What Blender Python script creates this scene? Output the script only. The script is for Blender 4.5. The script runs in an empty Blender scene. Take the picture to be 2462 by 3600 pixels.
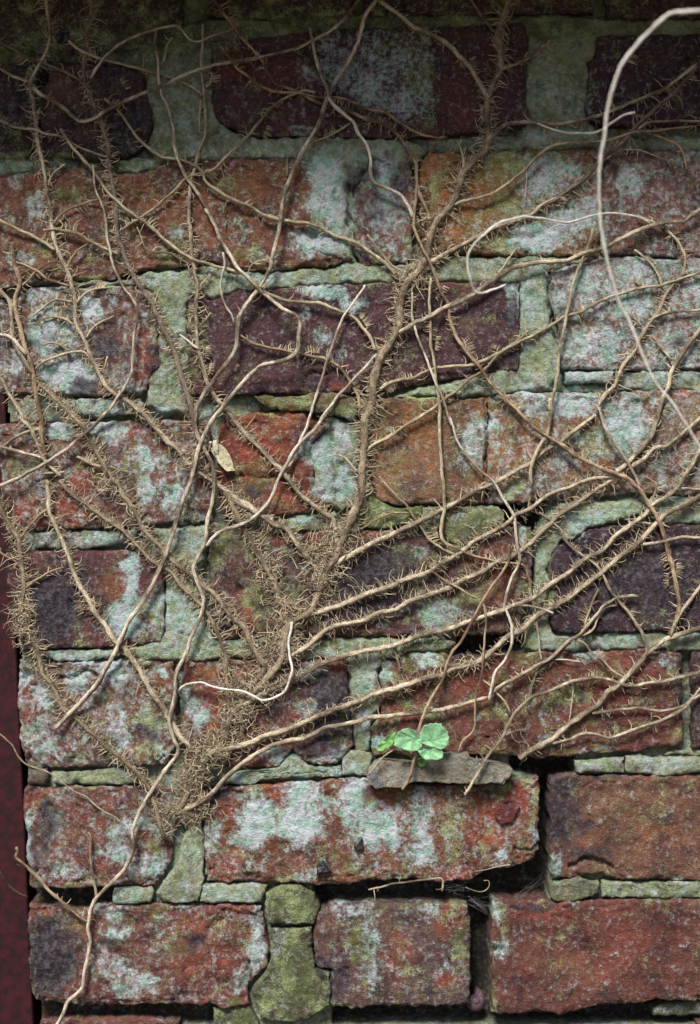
import bpy, math, random
import numpy as np
from mathutils import Vector

# ------------------------------------------------------------------ camera, sky, sun, exposure
SC = bpy.context.scene
COL = SC.collection
MM = 0.001
PX = 0.17                    # millimetres of wall per photograph pixel
ZC = 1.05                    # height of the picture centre above the ground (m)
CD = 0.95                    # camera to wall distance (m)

cam_d = bpy.data.cameras.new('camera')
cam = bpy.data.objects.new('camera', cam_d)
COL.objects.link(cam)
cam.location = (0, -CD, ZC)
cam.rotation_euler = (math.radians(90), 0, 0)
cam_d.sensor_fit = 'VERTICAL'
cam_d.sensor_width = 24
cam_d.sensor_height = 36
cam_d.lens = 36 * CD / (3600 * PX * MM)
cam_d.clip_start = 0.02
cam_d.clip_end = 500
cam_d.dof.use_dof = True
cam_d.dof.focus_distance = CD - 0.004
cam_d.dof.aperture_fstop = 1.7
SC.camera = cam

SUN_EL, SUN_AZ = 51, 20      # azimuth measured from the wall's outward normal, towards the left
W = bpy.data.worlds.new('World')
SC.world = W
W.use_nodes = True
wn = W.node_tree
sky = wn.nodes.new('ShaderNodeTexSky')
sky.sky_type = 'NISHITA'
sky.sun_disc = False
sky.sun_elevation = math.radians(SUN_EL)
sky.sun_rotation = math.radians(180 + SUN_AZ)
sky.air_density = 1.0
sky.dust_density = 3.0
sky.ozone_density = 1.0
bg = wn.nodes['Background']
bg.inputs['Strength'].default_value = 0.055
wn.links.new(sky.outputs[0], bg.inputs['Color'])

sun_d = bpy.data.lights.new('sun', 'SUN')
sun_d.energy = 4.0
sun_d.angle = math.radians(18)
sun_d.color = (1.0, 0.95, 0.86)
sun = bpy.data.objects.new('sun', sun_d)
COL.objects.link(sun)
e, a = math.radians(SUN_EL), math.radians(SUN_AZ)
sdir = Vector((-math.sin(a) * math.cos(e), -math.cos(a) * math.cos(e), math.sin(e)))
sun.rotation_euler = sdir.to_track_quat('Z', 'Y').to_euler()

SC.view_settings.view_transform = 'Standard'
SC.view_settings.look = 'None'
SC.view_settings.gamma = 1
SC.view_settings.exposure = 1.0
SC.cycles.max_bounces = 6
SC.cycles.diffuse_bounces = 4

# ------------------------------------------------------------------ tracing frame
S1, S2 = 1.589, 2.648
TILES = {'N': (0, 0, 1), 'X': (1250, 2480, S2), 'Y': (900, 1700, S2), 'Z': (500, 2350, S2), 'V': (680, 1500, 7.945)}
for ci, cx in (('A', 0), ('B', 800), ('C', 1462)):
    for ri, ry in enumerate((0, 700, 1400, 2100, 2800)):
        TILES[ci + str(ri)] = (cx, ry, S1)

def P(s):
    out, t = [], TILES['N']
    for w in s.split():
        if w in TILES:
            t = TILES[w]
        else:
            x, y = w.split(',')
            out.append((t[0] + float(x) / t[2], t[1] + float(y) / t[2]))
    return np.array(out)

def world(px, py, h):
    """wall position (photo pixels on the wall face) and height h (mm) off the wall -> metres"""
    px, py, h = np.broadcast_arrays(np.asarray(px, float), np.asarray(py, float), np.asarray(h, float))
    return np.stack([(px - 1231) * PX * MM, -h * MM, ZC + (1800 - py) * PX * MM], -1)

def on_ray(px, py, h):
    """same, for a thing that stands well off the wall: where the wall position is seen"""
    k = (CD - np.asarray(h, float) * MM) / CD
    return 1231 + (px - 1231) * k, 1800 + (py - 1800) * k

# ------------------------------------------------------------------ noise
rs = np.random.RandomState(7)
PERM = rs.permutation(4096)
GR = rs.rand(4096) * 2 * np.pi
GX, GY = np.cos(GR), np.sin(GR)
def perlin(x, y, seed=0):
    x = np.asarray(x, float); y = np.asarray(y, float)
    xi = np.floor(x).astype(int); yi = np.floor(y).astype(int)
    xf, yf = x - xi, y - yi
    u = xf ** 3 * (xf * (xf * 6 - 15) + 10); v = yf ** 3 * (yf * (yf * 6 - 15) + 10)
    def g(ix, iy, dx, dy):
        i = PERM[(PERM[(ix + seed * 131) & 4095] + iy + seed * 17) & 4095]
        return GX[i] * dx + GY[i] * dy
    n00, n10 = g(xi, yi, xf, yf), g(xi + 1, yi, xf - 1, yf)
    n01, n11 = g(xi, yi + 1, xf, yf - 1), g(xi + 1, yi + 1, xf - 1, yf - 1)
    a = n00 + u * (n10 - n00); b = n01 + u * (n11 - n01)
    return (a + v * (b - a)) * 1.5
def fbm(x, y, sc, octv=4, seed=0, gain=0.5):
    r, amp, f = 0, 1.0, 1.0 / sc
    for o in range(octv):
        r = r + amp * perlin(np.asarray(x) * f + 13.7 * o, np.asarray(y) * f - 7.3 * o, seed + o)
        amp *= gain; f *= 2.03
    return r
def sstep(a, b, x):
    t = np.clip((x - a) / (b - a), 0, 1)
    return t * t * (3 - 2 * t)

def seg_dist(px, py, poly, closed=True):
    """distance from points to a polyline"""
    q = np.roll(poly, -1, 0) if closed else poly[1:]
    p = poly if closed else poly[:-1]
    best = np.full(px.shape, 1e9)
    for (x0, y0), (x1, y1) in zip(p, q):
        dx, dy = x1 - x0, y1 - y0
        t = np.clip(((px - x0) * dx + (py - y0) * dy) / (dx * dx + dy * dy + 1e-9), 0, 1)
        best = np.minimum(best, (px - x0 - t * dx) ** 2 + (py - y0 - t * dy) ** 2)
    return np.sqrt(best)
def inside(px, py, poly):
    r = np.zeros(px.shape, bool)
    q = np.roll(poly, -1, 0)
    for (x0, y0), (x1, y1) in zip(poly, q):
        c = ((y0 > py) != (y1 > py))
        xx = (x1 - x0) * (py - y0) / ((y1 - y0) if y1 != y0 else 1e-9) + x0
        r ^= c & (px < xx)
    return r

# ------------------------------------------------------------------ materials
def lin(*c):
    return tuple(c) + (1,)
class NT:
    def __init__(s, name):
        s.m = bpy.data.materials.new(name); s.m.use_nodes = True
        s.t = s.m.node_tree; s.b = s.t.nodes['Principled BSDF']
    def n(s, typ, ins=None, **kw):
        nd = s.t.nodes.new(typ)
        for k, v in kw.items(): setattr(nd, k, v)
        for k, v in (ins or {}).items():
            if hasattr(v, 'is_linked') or isinstance(v, bpy.types.NodeSocket): s.t.links.new(v, nd.inputs[k])
            else: nd.inputs[k].default_value = v
        return nd
    def noise(s, vec, scale, detail=4, rough=0.55, typ=None):
        return s.n('ShaderNodeTexNoise', {'Vector': vec, 'Scale': scale, 'Detail': detail, 'Roughness': rough}).outputs[0]
    def math(s, op, a, b=0.0, c=0.0, clamp=False):
        nd = s.n('ShaderNodeMath', operation=op, use_clamp=clamp)
        for i, v in enumerate((a, b, c)):
            if isinstance(v, bpy.types.NodeSocket): s.t.links.new(v, nd.inputs[i])
            else: nd.inputs[i].default_value = v
        return nd.outputs[0]
    def smooth(s, v, lo, hi):
        nd = s.n('ShaderNodeMapRange', {'Value': v, 'From Min': lo, 'From Max': hi}, interpolation_type='SMOOTHSTEP')
        return nd.outputs[0]
    def mix(s, f, a, b, blend='MIX'):
        nd = s.n('ShaderNodeMix', data_type='RGBA', blend_type=blend)
        for k, v in ((0, f), (6, a), (7, b)):
            if isinstance(v, bpy.types.NodeSocket): s.t.links.new(v, nd.inputs[k])
            else: nd.inputs[k].default_value = v
        return nd.outputs[2]
    def link(s, a, b): s.t.links.new(a, b)

def masonry(name, grain, bumpk):
    """weathered brick or mortar: own colour plus lichen, algae and soot masks"""
    N = NT(name)
    pos = N.n('ShaderNodeNewGeometry').outputs['Position']
    base = N.n('ShaderNodeAttribute', attribute_name='Col').outputs['Color']
    mk = N.n('ShaderNodeAttribute', attribute_name='Mask').outputs['Color']
    sp = N.n('ShaderNodeSeparateColor', {'Color': mk})
    w, g, k = sp.outputs[0], sp.outputs[1], sp.outputs[2]
    nA = N.noise(pos, 120, 4, 0.66)
    nB = N.noise(pos, 360, 4, 0.72)
    nC = N.noise(pos, 1250, 2, 0.8)
    nD = N.noise(pos, 55, 3, 0.6)
    f = N.math('ADD', N.math('MULTIPLY', nB, 1.5), N.math('MULTIPLY', nC, 1.1))
    f = N.math('SUBTRACT', f, 0.32)
    f = N.math('MAXIMUM', f, 0.2)
    val = N.n('ShaderNodeCombineColor', {0: f, 1: f, 2: f}).outputs[0]
    c = N.mix(1.0, base, val, 'MULTIPLY')
    # warm and cool drift inside the clay
    c = N.mix(N.smooth(nA, 0.48, 0.66), c, N.mix(1.0, c, (1.28, 1.0, 0.78, 1), 'MULTIPLY'))
    c = N.mix(N.smooth(nD, 0.48, 0.66), c, N.mix(1.0, c, (0.55, 0.60, 0.80, 1), 'MULTIPLY'))
    # grey bloom in fine specks over everything
    c = N.mix(N.math('MULTIPLY', N.smooth(nB, 0.52, 0.68), 0.2), c, (0.23, 0.22, 0.225, 1))
    def mask(m, na, nb, sharp, ka=2.6, kb=1.6):
        v = N.math('ADD', m, N.math('MULTIPLY', N.math('SUBTRACT', na, 0.5), ka))
        v = N.math('ADD', v, N.math('MULTIPLY', N.math('SUBTRACT', nb, 0.5), kb))
        return N.smooth(v, 0.5 - sharp, 0.5 + sharp)
    # algae
    gc = N.mix(N.smooth(nD, 0.38, 0.62), (0.085, 0.105, 0.03, 1), (0.30, 0.36, 0.17, 1))
    gc = N.mix(1.0, gc, val, 'MULTIPLY')
    nE = N.noise(N.n('ShaderNodeVectorMath', {0: pos, 1: (3.1, 1.7, 0.9)}).outputs[0], 95, 4, 0.74)
    c = N.mix(N.math('MULTIPLY', mask(g, nE, nC, 0.36), 0.8), c, gc)
    # pale lichen, lime and efflorescence, drawn out downwards a little
    mp = N.n('ShaderNodeVectorMath', {0: pos, 1: (1.0, 1.0, 0.8)}, operation='MULTIPLY').outputs[0]
    nF = N.noise(mp, 165, 6, 0.82)
    wc = N.mix(N.smooth(nA, 0.38, 0.60), (0.23, 0.39, 0.34, 1), (0.45, 0.50, 0.57, 1))
    fw = N.math('ADD', N.math('MULTIPLY', f, 0.6), 0.4)
    wc = N.mix(1.0, wc, N.n('ShaderNodeCombineColor', {0: fw, 1: fw, 2: fw}).outputs[0], 'MULTIPLY')
    c = N.mix(N.math('MULTIPLY', mask(w, nF, nB, 0.43, 2.4, 1.7), 0.9), c, wc)
    # soot, dark crust
    c = N.mix(N.math('MULTIPLY', mask(k, nA, nB, 0.4), 0.88), c, N.mix(N.smooth(nB, .4, .66), (0.014, 0.012, 0.020, 1), (0.075, 0.062, 0.078, 1)))
    N.link(c, N.b.inputs['Base Color'])
    N.b.inputs['Roughness'].default_value = 0.92
    N.b.inputs['Specular IOR Level'].default_value = 0.25
    hgt = N.math('ADD', N.math('MULTIPLY', nB, 1.0), N.math('MULTIPLY', nC, 0.5 * grain))
    hgt = N.math('ADD', hgt, N.math('MULTIPLY', nF, 0.7))
    bp = N.n('ShaderNodeBump', {'Height': hgt, 'Strength': bumpk, 'Distance': 0.0030})
    N.link(bp.outputs[0], N.b.inputs['Normal'])
    return N.m
M_BRICK = masonry('weathered_brick', 1.0, 0.9)
M_MORTAR = masonry('lime_mortar', 1.4, 1.0)

def bark(name):
    N = NT(name)
    base = N.n('ShaderNodeAttribute', attribute_name='Col').outputs['Color']
    bk = N.n('ShaderNodeAttribute', attribute_name='Bark').outputs['Vector']
    n1 = N.noise(bk, 1.5, 4, 0.7)
    n2 = N.noise(bk, 4.5, 3, 0.7)
    f = N.math('ADD', N.math('MULTIPLY', n1, 0.5), N.math('MULTIPLY', n2, 0.5))
    c = N.mix(N.smooth(f, 0.40, 0.60), N.mix(1.0, base, (0.42, 0.38, 0.36, 1), 'MULTIPLY'), N.mix(1.0, base, (1.45, 1.43, 1.40, 1), 'MULTIPLY'))
    N.link(c, N.b.inputs['Base Color'])
    N.b.inputs['Roughness'].default_value = 0.85
    N.b.inputs['Specular IOR Level'].default_value = 0.2
    bp = N.n('ShaderNodeBump', {'Height': f, 'Strength': 0.9, 'Distance': 0.0018})
    N.link(bp.outputs[0], N.b.inputs['Normal'])
    return N.m
M_BARK = bark('ivy_bark')

def simple(name, col, rough=0.8, scale=300, amt=0.5, bump=0.0, col2=None, spec=0.3):
    N = NT(name)
    pos = N.n('ShaderNodeTexCoord').outputs['Object']
    n = N.noise(pos, scale, 5, 0.6)
    c2 = col2 or tuple(v * (1 - amt) for v in col)
    c = N.mix(N.smooth(n, 0.35, 0.65), lin(*c2), lin(*col))
    N.link(c, N.b.inputs['Base Color'])
    N.b.inputs['Roughness'].default_value = rough
    N.b.inputs['Specular IOR Level'].default_value = spec
    if bump:
        bp = N.n('ShaderNodeBump', {'Height': n, 'Strength': bump, 'Distance': 0.001})
        N.link(bp.outputs[0], N.b.inputs['Normal'])
    return N.m
def root_mat():
    N = NT('rootlet')
    N.link(N.n('ShaderNodeAttribute', attribute_name='Col').outputs['Color'], N.b.inputs['Base Color'])
    N.b.inputs['Roughness'].default_value = 0.85
    N.b.inputs['Specular IOR Level'].default_value = 0.2
    return N.m
M_ROOT = root_mat()
def leaf_mat(name, ka, kb):
    N = NT(name)
    pos = N.n('ShaderNodeTexCoord').outputs['Object']
    base = N.n('ShaderNodeAttribute', attribute_name='Col').outputs['Color']
    n = N.noise(pos, 420, 4, 0.65)
    sp = N.noise(pos, 900, 1, 0.5)
    c = N.mix(N.smooth(n, 0.35, 0.65), N.mix(1.0, base, ka, 'MULTIPLY'), N.mix(1.0, base, kb, 'MULTIPLY'))
    c = N.mix(N.smooth(sp, 0.70, 0.76), c, (0.03, 0.05, 0.025, 1))
    N.link(c, N.b.inputs['Base Color'])
    N.b.inputs['Roughness'].default_value = 0.6
    N.b.inputs['Specular IOR Level'].default_value = 0.3
    bp = N.n('ShaderNodeBump', {'Height': n, 'Strength': 0.5, 'Distance': 0.0008})
    N.link(bp.outputs[0], N.b.inputs['Normal'])
    return N.m
M_LEAF = leaf_mat('leaf_green', (.8, .8, .85, 1), (1.1, 1.08, 1.1, 1))
M_LEAF2 = leaf_mat('leaf_bright', (.55, .62, .35, 1), (.85, .9, .5, 1))
M_SHOOT = simple('seedling_stem', (0.16, 0.27, 0.10), 0.6, 300, 0.3)
M_SHELL = simple('snail_shell', (0.10, 0.062, 0.075), 0.5, 300, 0.5, 0.3, (0.045, 0.025, 0.038), 0.35)
M_WING = simple('moth_wing', (0.46, 0.43, 0.29), 0.9, 700, 0.45, 0.2, (0.22, 0.20, 0.14))
M_MOTHB = simple('moth_body', (0.40, 0.37, 0.28), 0.95, 900, 0.4, 0.4)
M_PAINT = simple('red_paint', (0.036, 0.0075, 0.011), 0.75, 160, 0.35, 0.5, (0.014, 0.006, 0.008), 0.12)
M_JAMB = simple('brown_timber', (0.05, 0.022, 0.014), 0.8, 40, 0.5, 0.3)
M_STONE = simple('shade_sill_stone', (0.22, 0.22, 0.19), 0.9, 60, 0.5, 0.6)
M_GROUND = simple('ground_soil', (0.16, 0.13, 0.10), 0.95, 30, 0.5, 0.8)
M_WEB = simple('cobweb', (0.3, 0.3, 0.32), 0.6, 200, 0.3)
M_SLAB = simple('slab_grit', (0.25, 0.23, 0.17), 0.95, 700, 0.55, 1.0, (0.10, 0.095, 0.065))

# ------------------------------------------------------------------ object helpers
def link(name, me, mat, parent=None):
    o = bpy.data.objects.new(name, me)
    if mat and not me.materials: me.materials.append(mat)
    COL.objects.link(o)
    if parent is not None: o.parent = parent
    return o
def tag(o, label=None, cat=None, group=None, kind=None):
    for k, v in (('label', label), ('category', cat), ('group', group), ('kind', kind)):
        if v: o[k] = v
    return o
def empty(name, loc=(0, 0, 0)):
    o = bpy.data.objects.new(name, None); o.empty_display_size = 0.02
    COL.objects.link(o)
    o.location = loc
    return o
def mesh(name, v, f, smooth=True, attrs=None):
    me = bpy.data.meshes.new(name)
    v = np.asarray(v, np.float32)
    if isinstance(f, np.ndarray):
        nf, k = f.shape
        me.vertices.add(len(v)); me.vertices.foreach_set('co', v.ravel())
        me.loops.add(nf * k); me.loops.foreach_set('vertex_index', f.astype(np.int32).ravel())
        me.polygons.add(nf); me.polygons.foreach_set('loop_start', np.arange(0, nf * k, k, dtype=np.int32))
        me.polygons.foreach_set('loop_total', np.full(nf, k, np.int32))
    else:
        me.from_pydata(v.tolist(), [], f)
    for nm, (typ, arr) in (attrs or {}).items():
        at = me.attributes.new(nm, typ, 'POINT')
        at.data.foreach_set('color' if typ == 'FLOAT_COLOR' else 'vector', np.asarray(arr, np.float32).ravel())
    me.update(); me.validate()
    me.polygons.foreach_set('use_smooth', np.full(len(me.polygons), smooth))
    return me
def rgba(c):
    c = np.asarray(c, np.float32)
    return np.concatenate([c, np.ones(c.shape[:-1] + (1,), np.float32)], -1)
def grid_faces(nu, nv):
    i = np.arange(nu * nv).reshape(nv, nu)
    return np.stack([i[:-1, :-1], i[1:, :-1], i[1:, 1:], i[:-1, 1:]], -1).reshape(-1, 4)

# ------------------------------------------------------------------ stains (albedo patches with a shape of their own)
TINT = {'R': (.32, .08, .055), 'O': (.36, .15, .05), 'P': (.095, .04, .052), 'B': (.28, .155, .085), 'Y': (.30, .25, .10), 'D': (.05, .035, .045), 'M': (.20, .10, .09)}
STAINS = []
def st(kind, tile, *spots):
    for cx, cy, rx, ry, s in spots:
        (x, y), = P('%s %f,%f' % (tile, cx, cy))
        k = TILES[tile][2]
        STAINS.append((kind, x, y, rx / k, ry / k, s))
#STAINDATA
st('W', 'A0', (1000, 700, 110, 110, .35), (1050, 800, 120, 40, .4))
st('G', 'A0', (1010, 620, 130, 120, .6), (1300, 830, 300, 60, .55), (200, 890, 300, 60, .8), (150, 260, 400, 60, .6), (900, 230, 500, 90, .7))
st('K', 'A0', (620, 430, 200, 90, .7), (700, 650, 150, 120, .9), (120, 600, 110, 70, .6), (400, 850, 300, 60, .5), (230, 440, 60, 60, 1))
st('M', 'A0', (420, 480, 160, 130, .7))
st('R', 'A0', (1300, 330, 160, 110, .35))
st('W', 'A0', (200, 1150, 90, 70, .5), (80, 1020, 60, 60, .3))
st('O', 'A0', (900, 1080, 260, 90, .5))
st('G', 'A0', (380, 1070, 90, 60, .5))
st('W', 'B0', (620, 350, 120, 180, .4), (800, 480, 130, 120, .6), (960, 560, 200, 120, .5), (900, 300, 250, 150, .4), (450, 400, 60, 80, .4), (560, 980, 120, 120, .9), (520, 1150, 80, 100, .8), (850, 960, 140, 120, .75), (860, 1180, 120, 70, .6))
st('W', 'B0', (400, 740, 90, 40, .4), (700, 810, 350, 50, .4))
st('G', 'B0', (1080, 400, 90, 350, .5), (1050, 800, 60, 50, .6), (600, 1060, 60, 80, .5), (250, 820, 350, 60, .5), (400, 110, 400, 70, .6), (1180, 1000, 60, 150, .5))
st('K', 'B0', (760, 1000, 110, 130, .75), (970, 1000, 90, 130, .6), (800, 1150, 120, 120, .5))
st('R', 'B0', (330, 420, 180, 80, .35), (1300, 600, 160, 150, .25))
st('O', 'B0', (1150, 1000, 130, 200, .8), (150, 1000, 280, 120, .35))
st('G', 'C0', (500, 900, 200, 80, .6), (800, 500, 170, 250, .45), (800, 230, 250, 100, .5), (560, 1180, 200, 100, .5), (1300, 790, 250, 40, .5))
st('W', 'C0', (800, 1000, 200, 150, .65), (780, 740, 200, 50, .5), (930, 1170, 150, 120, .6), (1200, 980, 100, 120, .55), (880, 500, 110, 200, .3), (620, 1080, 90, 150, .4))
st('Y', 'C0', (400, 950, 220, 150, .7), (650, 1150, 250, 120, .6))
st('O', 'C0', (180, 1050, 220, 180, .8), (300, 1220, 200, 60, .8))
st('K', 'C0', (1100, 930, 60, 60, .6), (1250, 850, 150, 50, .3))
st('M', 'C0', (1350, 1050, 250, 200, .6), (1150, 1150, 60, 40, .8))
st('W', 'A1', (130, 330, 60, 50, .6), (260, 520, 140, 50, .5), (500, 600, 70, 80, .9), (300, 640, 110, 60, .7), (300, 760, 160, 110, .75), (370, 980, 180, 110, 1), (980, 180, 60, 50, .5), (520, 1160, 180, 50, .6), (900, 1170, 100, 40, .6), (860, 440, 60, 40, .5), (80, 920, 50, 70, .5), (1350, 200, 60, 60, .3))
st('G', 'A1', (1000, 440, 200, 60, .7), (960, 1080, 110, 90, .7), (960, 620, 70, 110, .55), (550, 470, 200, 40, .8), (170, 560, 60, 50, .5), (540, 1180, 150, 60, .5), (1500, 440, 100, 50, .6), (300, 300, 200, 90, .4), (1150, 420, 80, 50, .7))
st('K', 'A1', (590, 830, 100, 80, 1), (480, 1050, 80, 50, .9), (180, 790, 50, 40, .6), (860, 900, 30, 120, .7), (120, 1000, 80, 40, .4))
st('M', 'A1', (600, 700, 260, 180, .6), (300, 850, 120, 60, .7))
st('R', 'A1', (820, 850, 60, 160, .8), (1150, 1020, 100, 80, .3))
st('O', 'A1', (120, 600, 50, 50, .7), (1180, 140, 250, 120, .25))
st('W', 'B1', (500, 250, 150, 80, .9), (600, 60, 100, 120, .8), (850, 90, 130, 90, .55), (540, 510, 150, 50, .75), (700, 580, 70, 50, .65), (450, 660, 60, 70, .45), (520, 780, 60, 80, .4), (620, 880, 90, 50, .35), (250, 440, 250, 40, .5), (650, 180, 60, 100, .6))
st('G', 'B1', (450, 190, 50, 40, .7), (600, 430, 400, 50, .5), (450, 1130, 250, 40, .45), (650, 1180, 80, 60, .7), (1050, 1080, 150, 40, .9), (1300, 410, 200, 60, .55), (150, 320, 130, 50, .5), (880, 400, 80, 60, .7))
st('K', 'B1', (760, 310, 50, 80, .7), (460, 1010, 60, 60, .5), (900, 60, 120, 60, .35))
st('R', 'B1', (900, 240, 110, 90, .4), (620, 1050, 60, 40, .5), (1250, 480, 90, 40, .3))
st('O', 'B1', (1280, 130, 150, 90, .8), (1000, 1230, 200, 120, .5))
st('B', 'B1', (380, 1140, 230, 40, .5))
st('W', 'C1', (680, 210, 170, 90, .95), (850, 120, 130, 90, .7), (530, 560, 40, 150, .55), (650, 560, 80, 130, .6), (950, 430, 150, 90, .6), (1250, 400, 200, 70, .65), (1200, 600, 200, 120, .65), (1000, 560, 150, 80, .5), (1000, 800, 200, 90, .7), (950, 990, 200, 60, .8), (1350, 1000, 150, 60, .6), (640, 1100, 90, 60, .7), (930, 1120, 150, 90, .7), (1150, 1180, 120, 100, .7), (1380, 620, 100, 60, .4), (640, 1000, 90, 40, .5))
st('G', 'C1', (420, 380, 330, 60, .5), (500, 230, 140, 60, .55), (660, 850, 120, 150, .6), (520, 1010, 160, 50, .7), (150, 1060, 200, 40, .9), (300, 100, 150, 50, .45), (1000, 1030, 150, 30, .5), (500, 1200, 200, 120, .3))
st('O', 'C1', (120, 130, 160, 110, .7), (1000, 790, 60, 50, .7), (1300, 850, 110, 100, .6), (1480, 560, 50, 40, .6), (500, 1180, 200, 110, .5))
st('R', 'C1', (1500, 1110, 40, 50, .9), (950, 920, 80, 30, .6))
st('K', 'C1', (540, 640, 50, 100, .7), (800, 640, 60, 50, .6), (1460, 790, 50, 50, .7), (560, 880, 50, 60, .5))
st('Y', 'C1', (60, 250, 120, 60, .5))
st('W', 'A2', (330, 170, 90, 60, 1), (600, 180, 150, 60, .6), (820, 340, 70, 90, .85), (800, 500, 70, 110, .7), (960, 540, 100, 80, .75), (1010, 420, 60, 50, .6), (730, 980, 45, 150, 1), (690, 1180, 80, 60, .8), (1060, 790, 110, 60, .6), (640, 790, 200, 40, .5), (330, 780, 160, 50, .4), (950, 1150, 160, 90, .5))
st('G', 'A2', (750, 400, 160, 130, .5), (1000, 850, 170, 110, .55), (1000, 1100, 170, 170, .55), (1300, 800, 120, 150, .7), (1280, 900, 120, 80, .6), (1430, 480, 150, 60, .6), (450, 390, 40, 40, .7), (560, 440, 60, 80, .6), (1470, 1150, 90, 130, .7), (850, 1180, 120, 80, .5), (120, 400, 80, 60, .5))
st('K', 'A2', (300, 1130, 180, 160, 1), (440, 1050, 100, 130, .7), (1250, 600, 80, 80, .6), (1400, 600, 150, 60, .6))
st('R', 'A2', (420, 600, 160, 140, .9), (430, 480, 120, 60, .6), (180, 650, 120, 80, .7), (1450, 330, 160, 130, .8), (1370, 1180, 60, 130, 1), (700, 250, 100, 80, .4))
st('O', 'A2', (1480, 120, 160, 60, .5), (1540, 560, 60, 60, .6), (640, 1050, 70, 100, .5))
st('W', 'B2', (520, 300, 100, 130, .85), (660, 480, 60, 110, .95), (660, 230, 60, 120, .7), (540, 480, 70, 90, .75), (420, 660, 60, 30, .8), (1350, 250, 70, 140, .5), (1070, 880, 50, 70, .5), (1180, 1200, 160, 80, .55))
st('G', 'B2', (640, 690, 120, 60, .9), (880, 660, 130, 70, 1), (500, 450, 60, 130, .5), (680, 90, 60, 50, .8), (350, 40, 200, 50, .4), (1350, 700, 180, 90, .6), (930, 880, 160, 60, .55), (150, 880, 150, 180, .5), (1200, 1230, 200, 80, .7), (150, 450, 130, 50, .5), (1100, 680, 60, 60, .5))
st('K', 'B2', (830, 990, 230, 170, .9), (130, 530, 150, 90, .5), (350, 950, 120, 130, .4), (800, 1180, 250, 90, .7), (900, 830, 100, 60, .4))
st('R', 'B2', (250, 130, 130, 60, .6), (90, 300, 150, 90, .5), (350, 500, 120, 60, .5), (250, 760, 160, 60, .7), (500, 770, 80, 50, .8), (750, 750, 120, 40, .8), (100, 1180, 60, 100, 1), (1400, 850, 150, 90, .5))
st('O', 'B2', (330, 110, 100, 40, .4), (520, 590, 60, 60, .6), (1000, 250, 200, 200, .25))
st('W', 'C2', (650, 60, 90, 60, .6), (860, 40, 130, 80, .7), (1190, 150, 150, 150, .8), (1080, 60, 120, 60, .6), (830, 350, 70, 100, .5), (350, 250, 50, 160, .5), (410, 120, 50, 60, .7), (880, 690, 80, 60, .7), (1050, 640, 130, 60, .5), (620, 790, 40, 90, .6), (700, 900, 40, 90, .5))
st('G', 'C2', (300, 670, 180, 90, .55), (700, 850, 80, 150, .6), (1050, 650, 250, 60, .55), (1000, 250, 150, 120, .5), (560, 500, 70, 80, .6), (700, 1090, 80, 70, .8), (1450, 600, 100, 60, .5), (480, 150, 120, 100, .3), (150, 1180, 150, 90, .7))
st('O', 'C2', (520, 300, 150, 150, .7), (500, 480, 100, 60, .6), (960, 120, 90, 60, .7), (950, 470, 200, 50, .7), (1000, 380, 100, 60, .5))
st('M', 'C2', (730, 450, 100, 70, .7), (1350, 350, 150, 120, .6), (600, 800, 60, 120, .8))
st('K', 'C2', (1300, 1000, 260, 250, .55), (900, 1000, 200, 150, .35))
st('R', 'C2', (450, 1050, 150, 120, .6), (430, 850, 100, 60, .6), (1490, 290, 50, 60, .6))
st('W', 'A3', (700, 150, 120, 90, .8), (640, 400, 90, 80, .75), (420, 480, 90, 60, .7), (230, 560, 90, 120, .6), (220, 780, 120, 120, .55), (680, 800, 70, 120, .6), (660, 680, 60, 100, .5), (120, 450, 40, 120, .6), (450, 320, 200, 40, .7), (900, 440, 40, 40, .9), (1120, 690, 50, 70, .9), (1050, 580, 60, 90, .55), (400, 1120, 200, 60, .3), (950, 1120, 70, 60, .6), (800, 1230, 60, 60, .6), (1000, 150, 150, 130, .55))
st('G', 'A3', (900, 120, 200, 160, .55), (820, 310, 70, 40, .9), (1200, 290, 110, 60, .8), (1400, 290, 150, 60, .8), (600, 620, 130, 90, .5), (860, 700, 110, 90, .5), (850, 840, 120, 70, .5), (500, 1010, 150, 50, .6), (900, 1000, 100, 60, .5), (1180, 1020, 90, 120, .7), (1100, 430, 60, 60, .5), (500, 320, 200, 30, .4))
st('R', 'A3', (150, 620, 50, 80, .8), (360, 640, 80, 60, .6), (1350, 380, 100, 60, 1), (1320, 560, 130, 100, .7), (1170, 640, 60, 60, .7), (190, 1130, 50, 70, 1), (1180, 760, 90, 50, .7), (1370, 170, 50, 60, 1), (1240, 1200, 50, 70, .8))
st('O', 'A3', (860, 560, 110, 130, .4), (1150, 430, 60, 60, .5), (800, 870, 90, 50, .5))
st('K', 'A3', (240, 100, 170, 180, 1), (800, 770, 90, 60, .5), (270, 1200, 60, 80, .9), (180, 1090, 40, 30, .7), (1500, 560, 90, 90, .7), (1200, 1100, 130, 90, .7), (350, 950, 200, 30, .4))
st('M', 'A3', (330, 700, 150, 100, .5), (400, 1180, 200, 60, .5))
st('K', 'B3', (560, 540, 130, 130, 1), (600, 700, 110, 130, 1), (440, 520, 80, 80, .6), (760, 120, 160, 60, .8), (1340, 310, 60, 60, .9), (520, 820, 150, 60, .7), (790, 1110, 50, 40, .7), (100, 620, 90, 120, .5))
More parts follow.
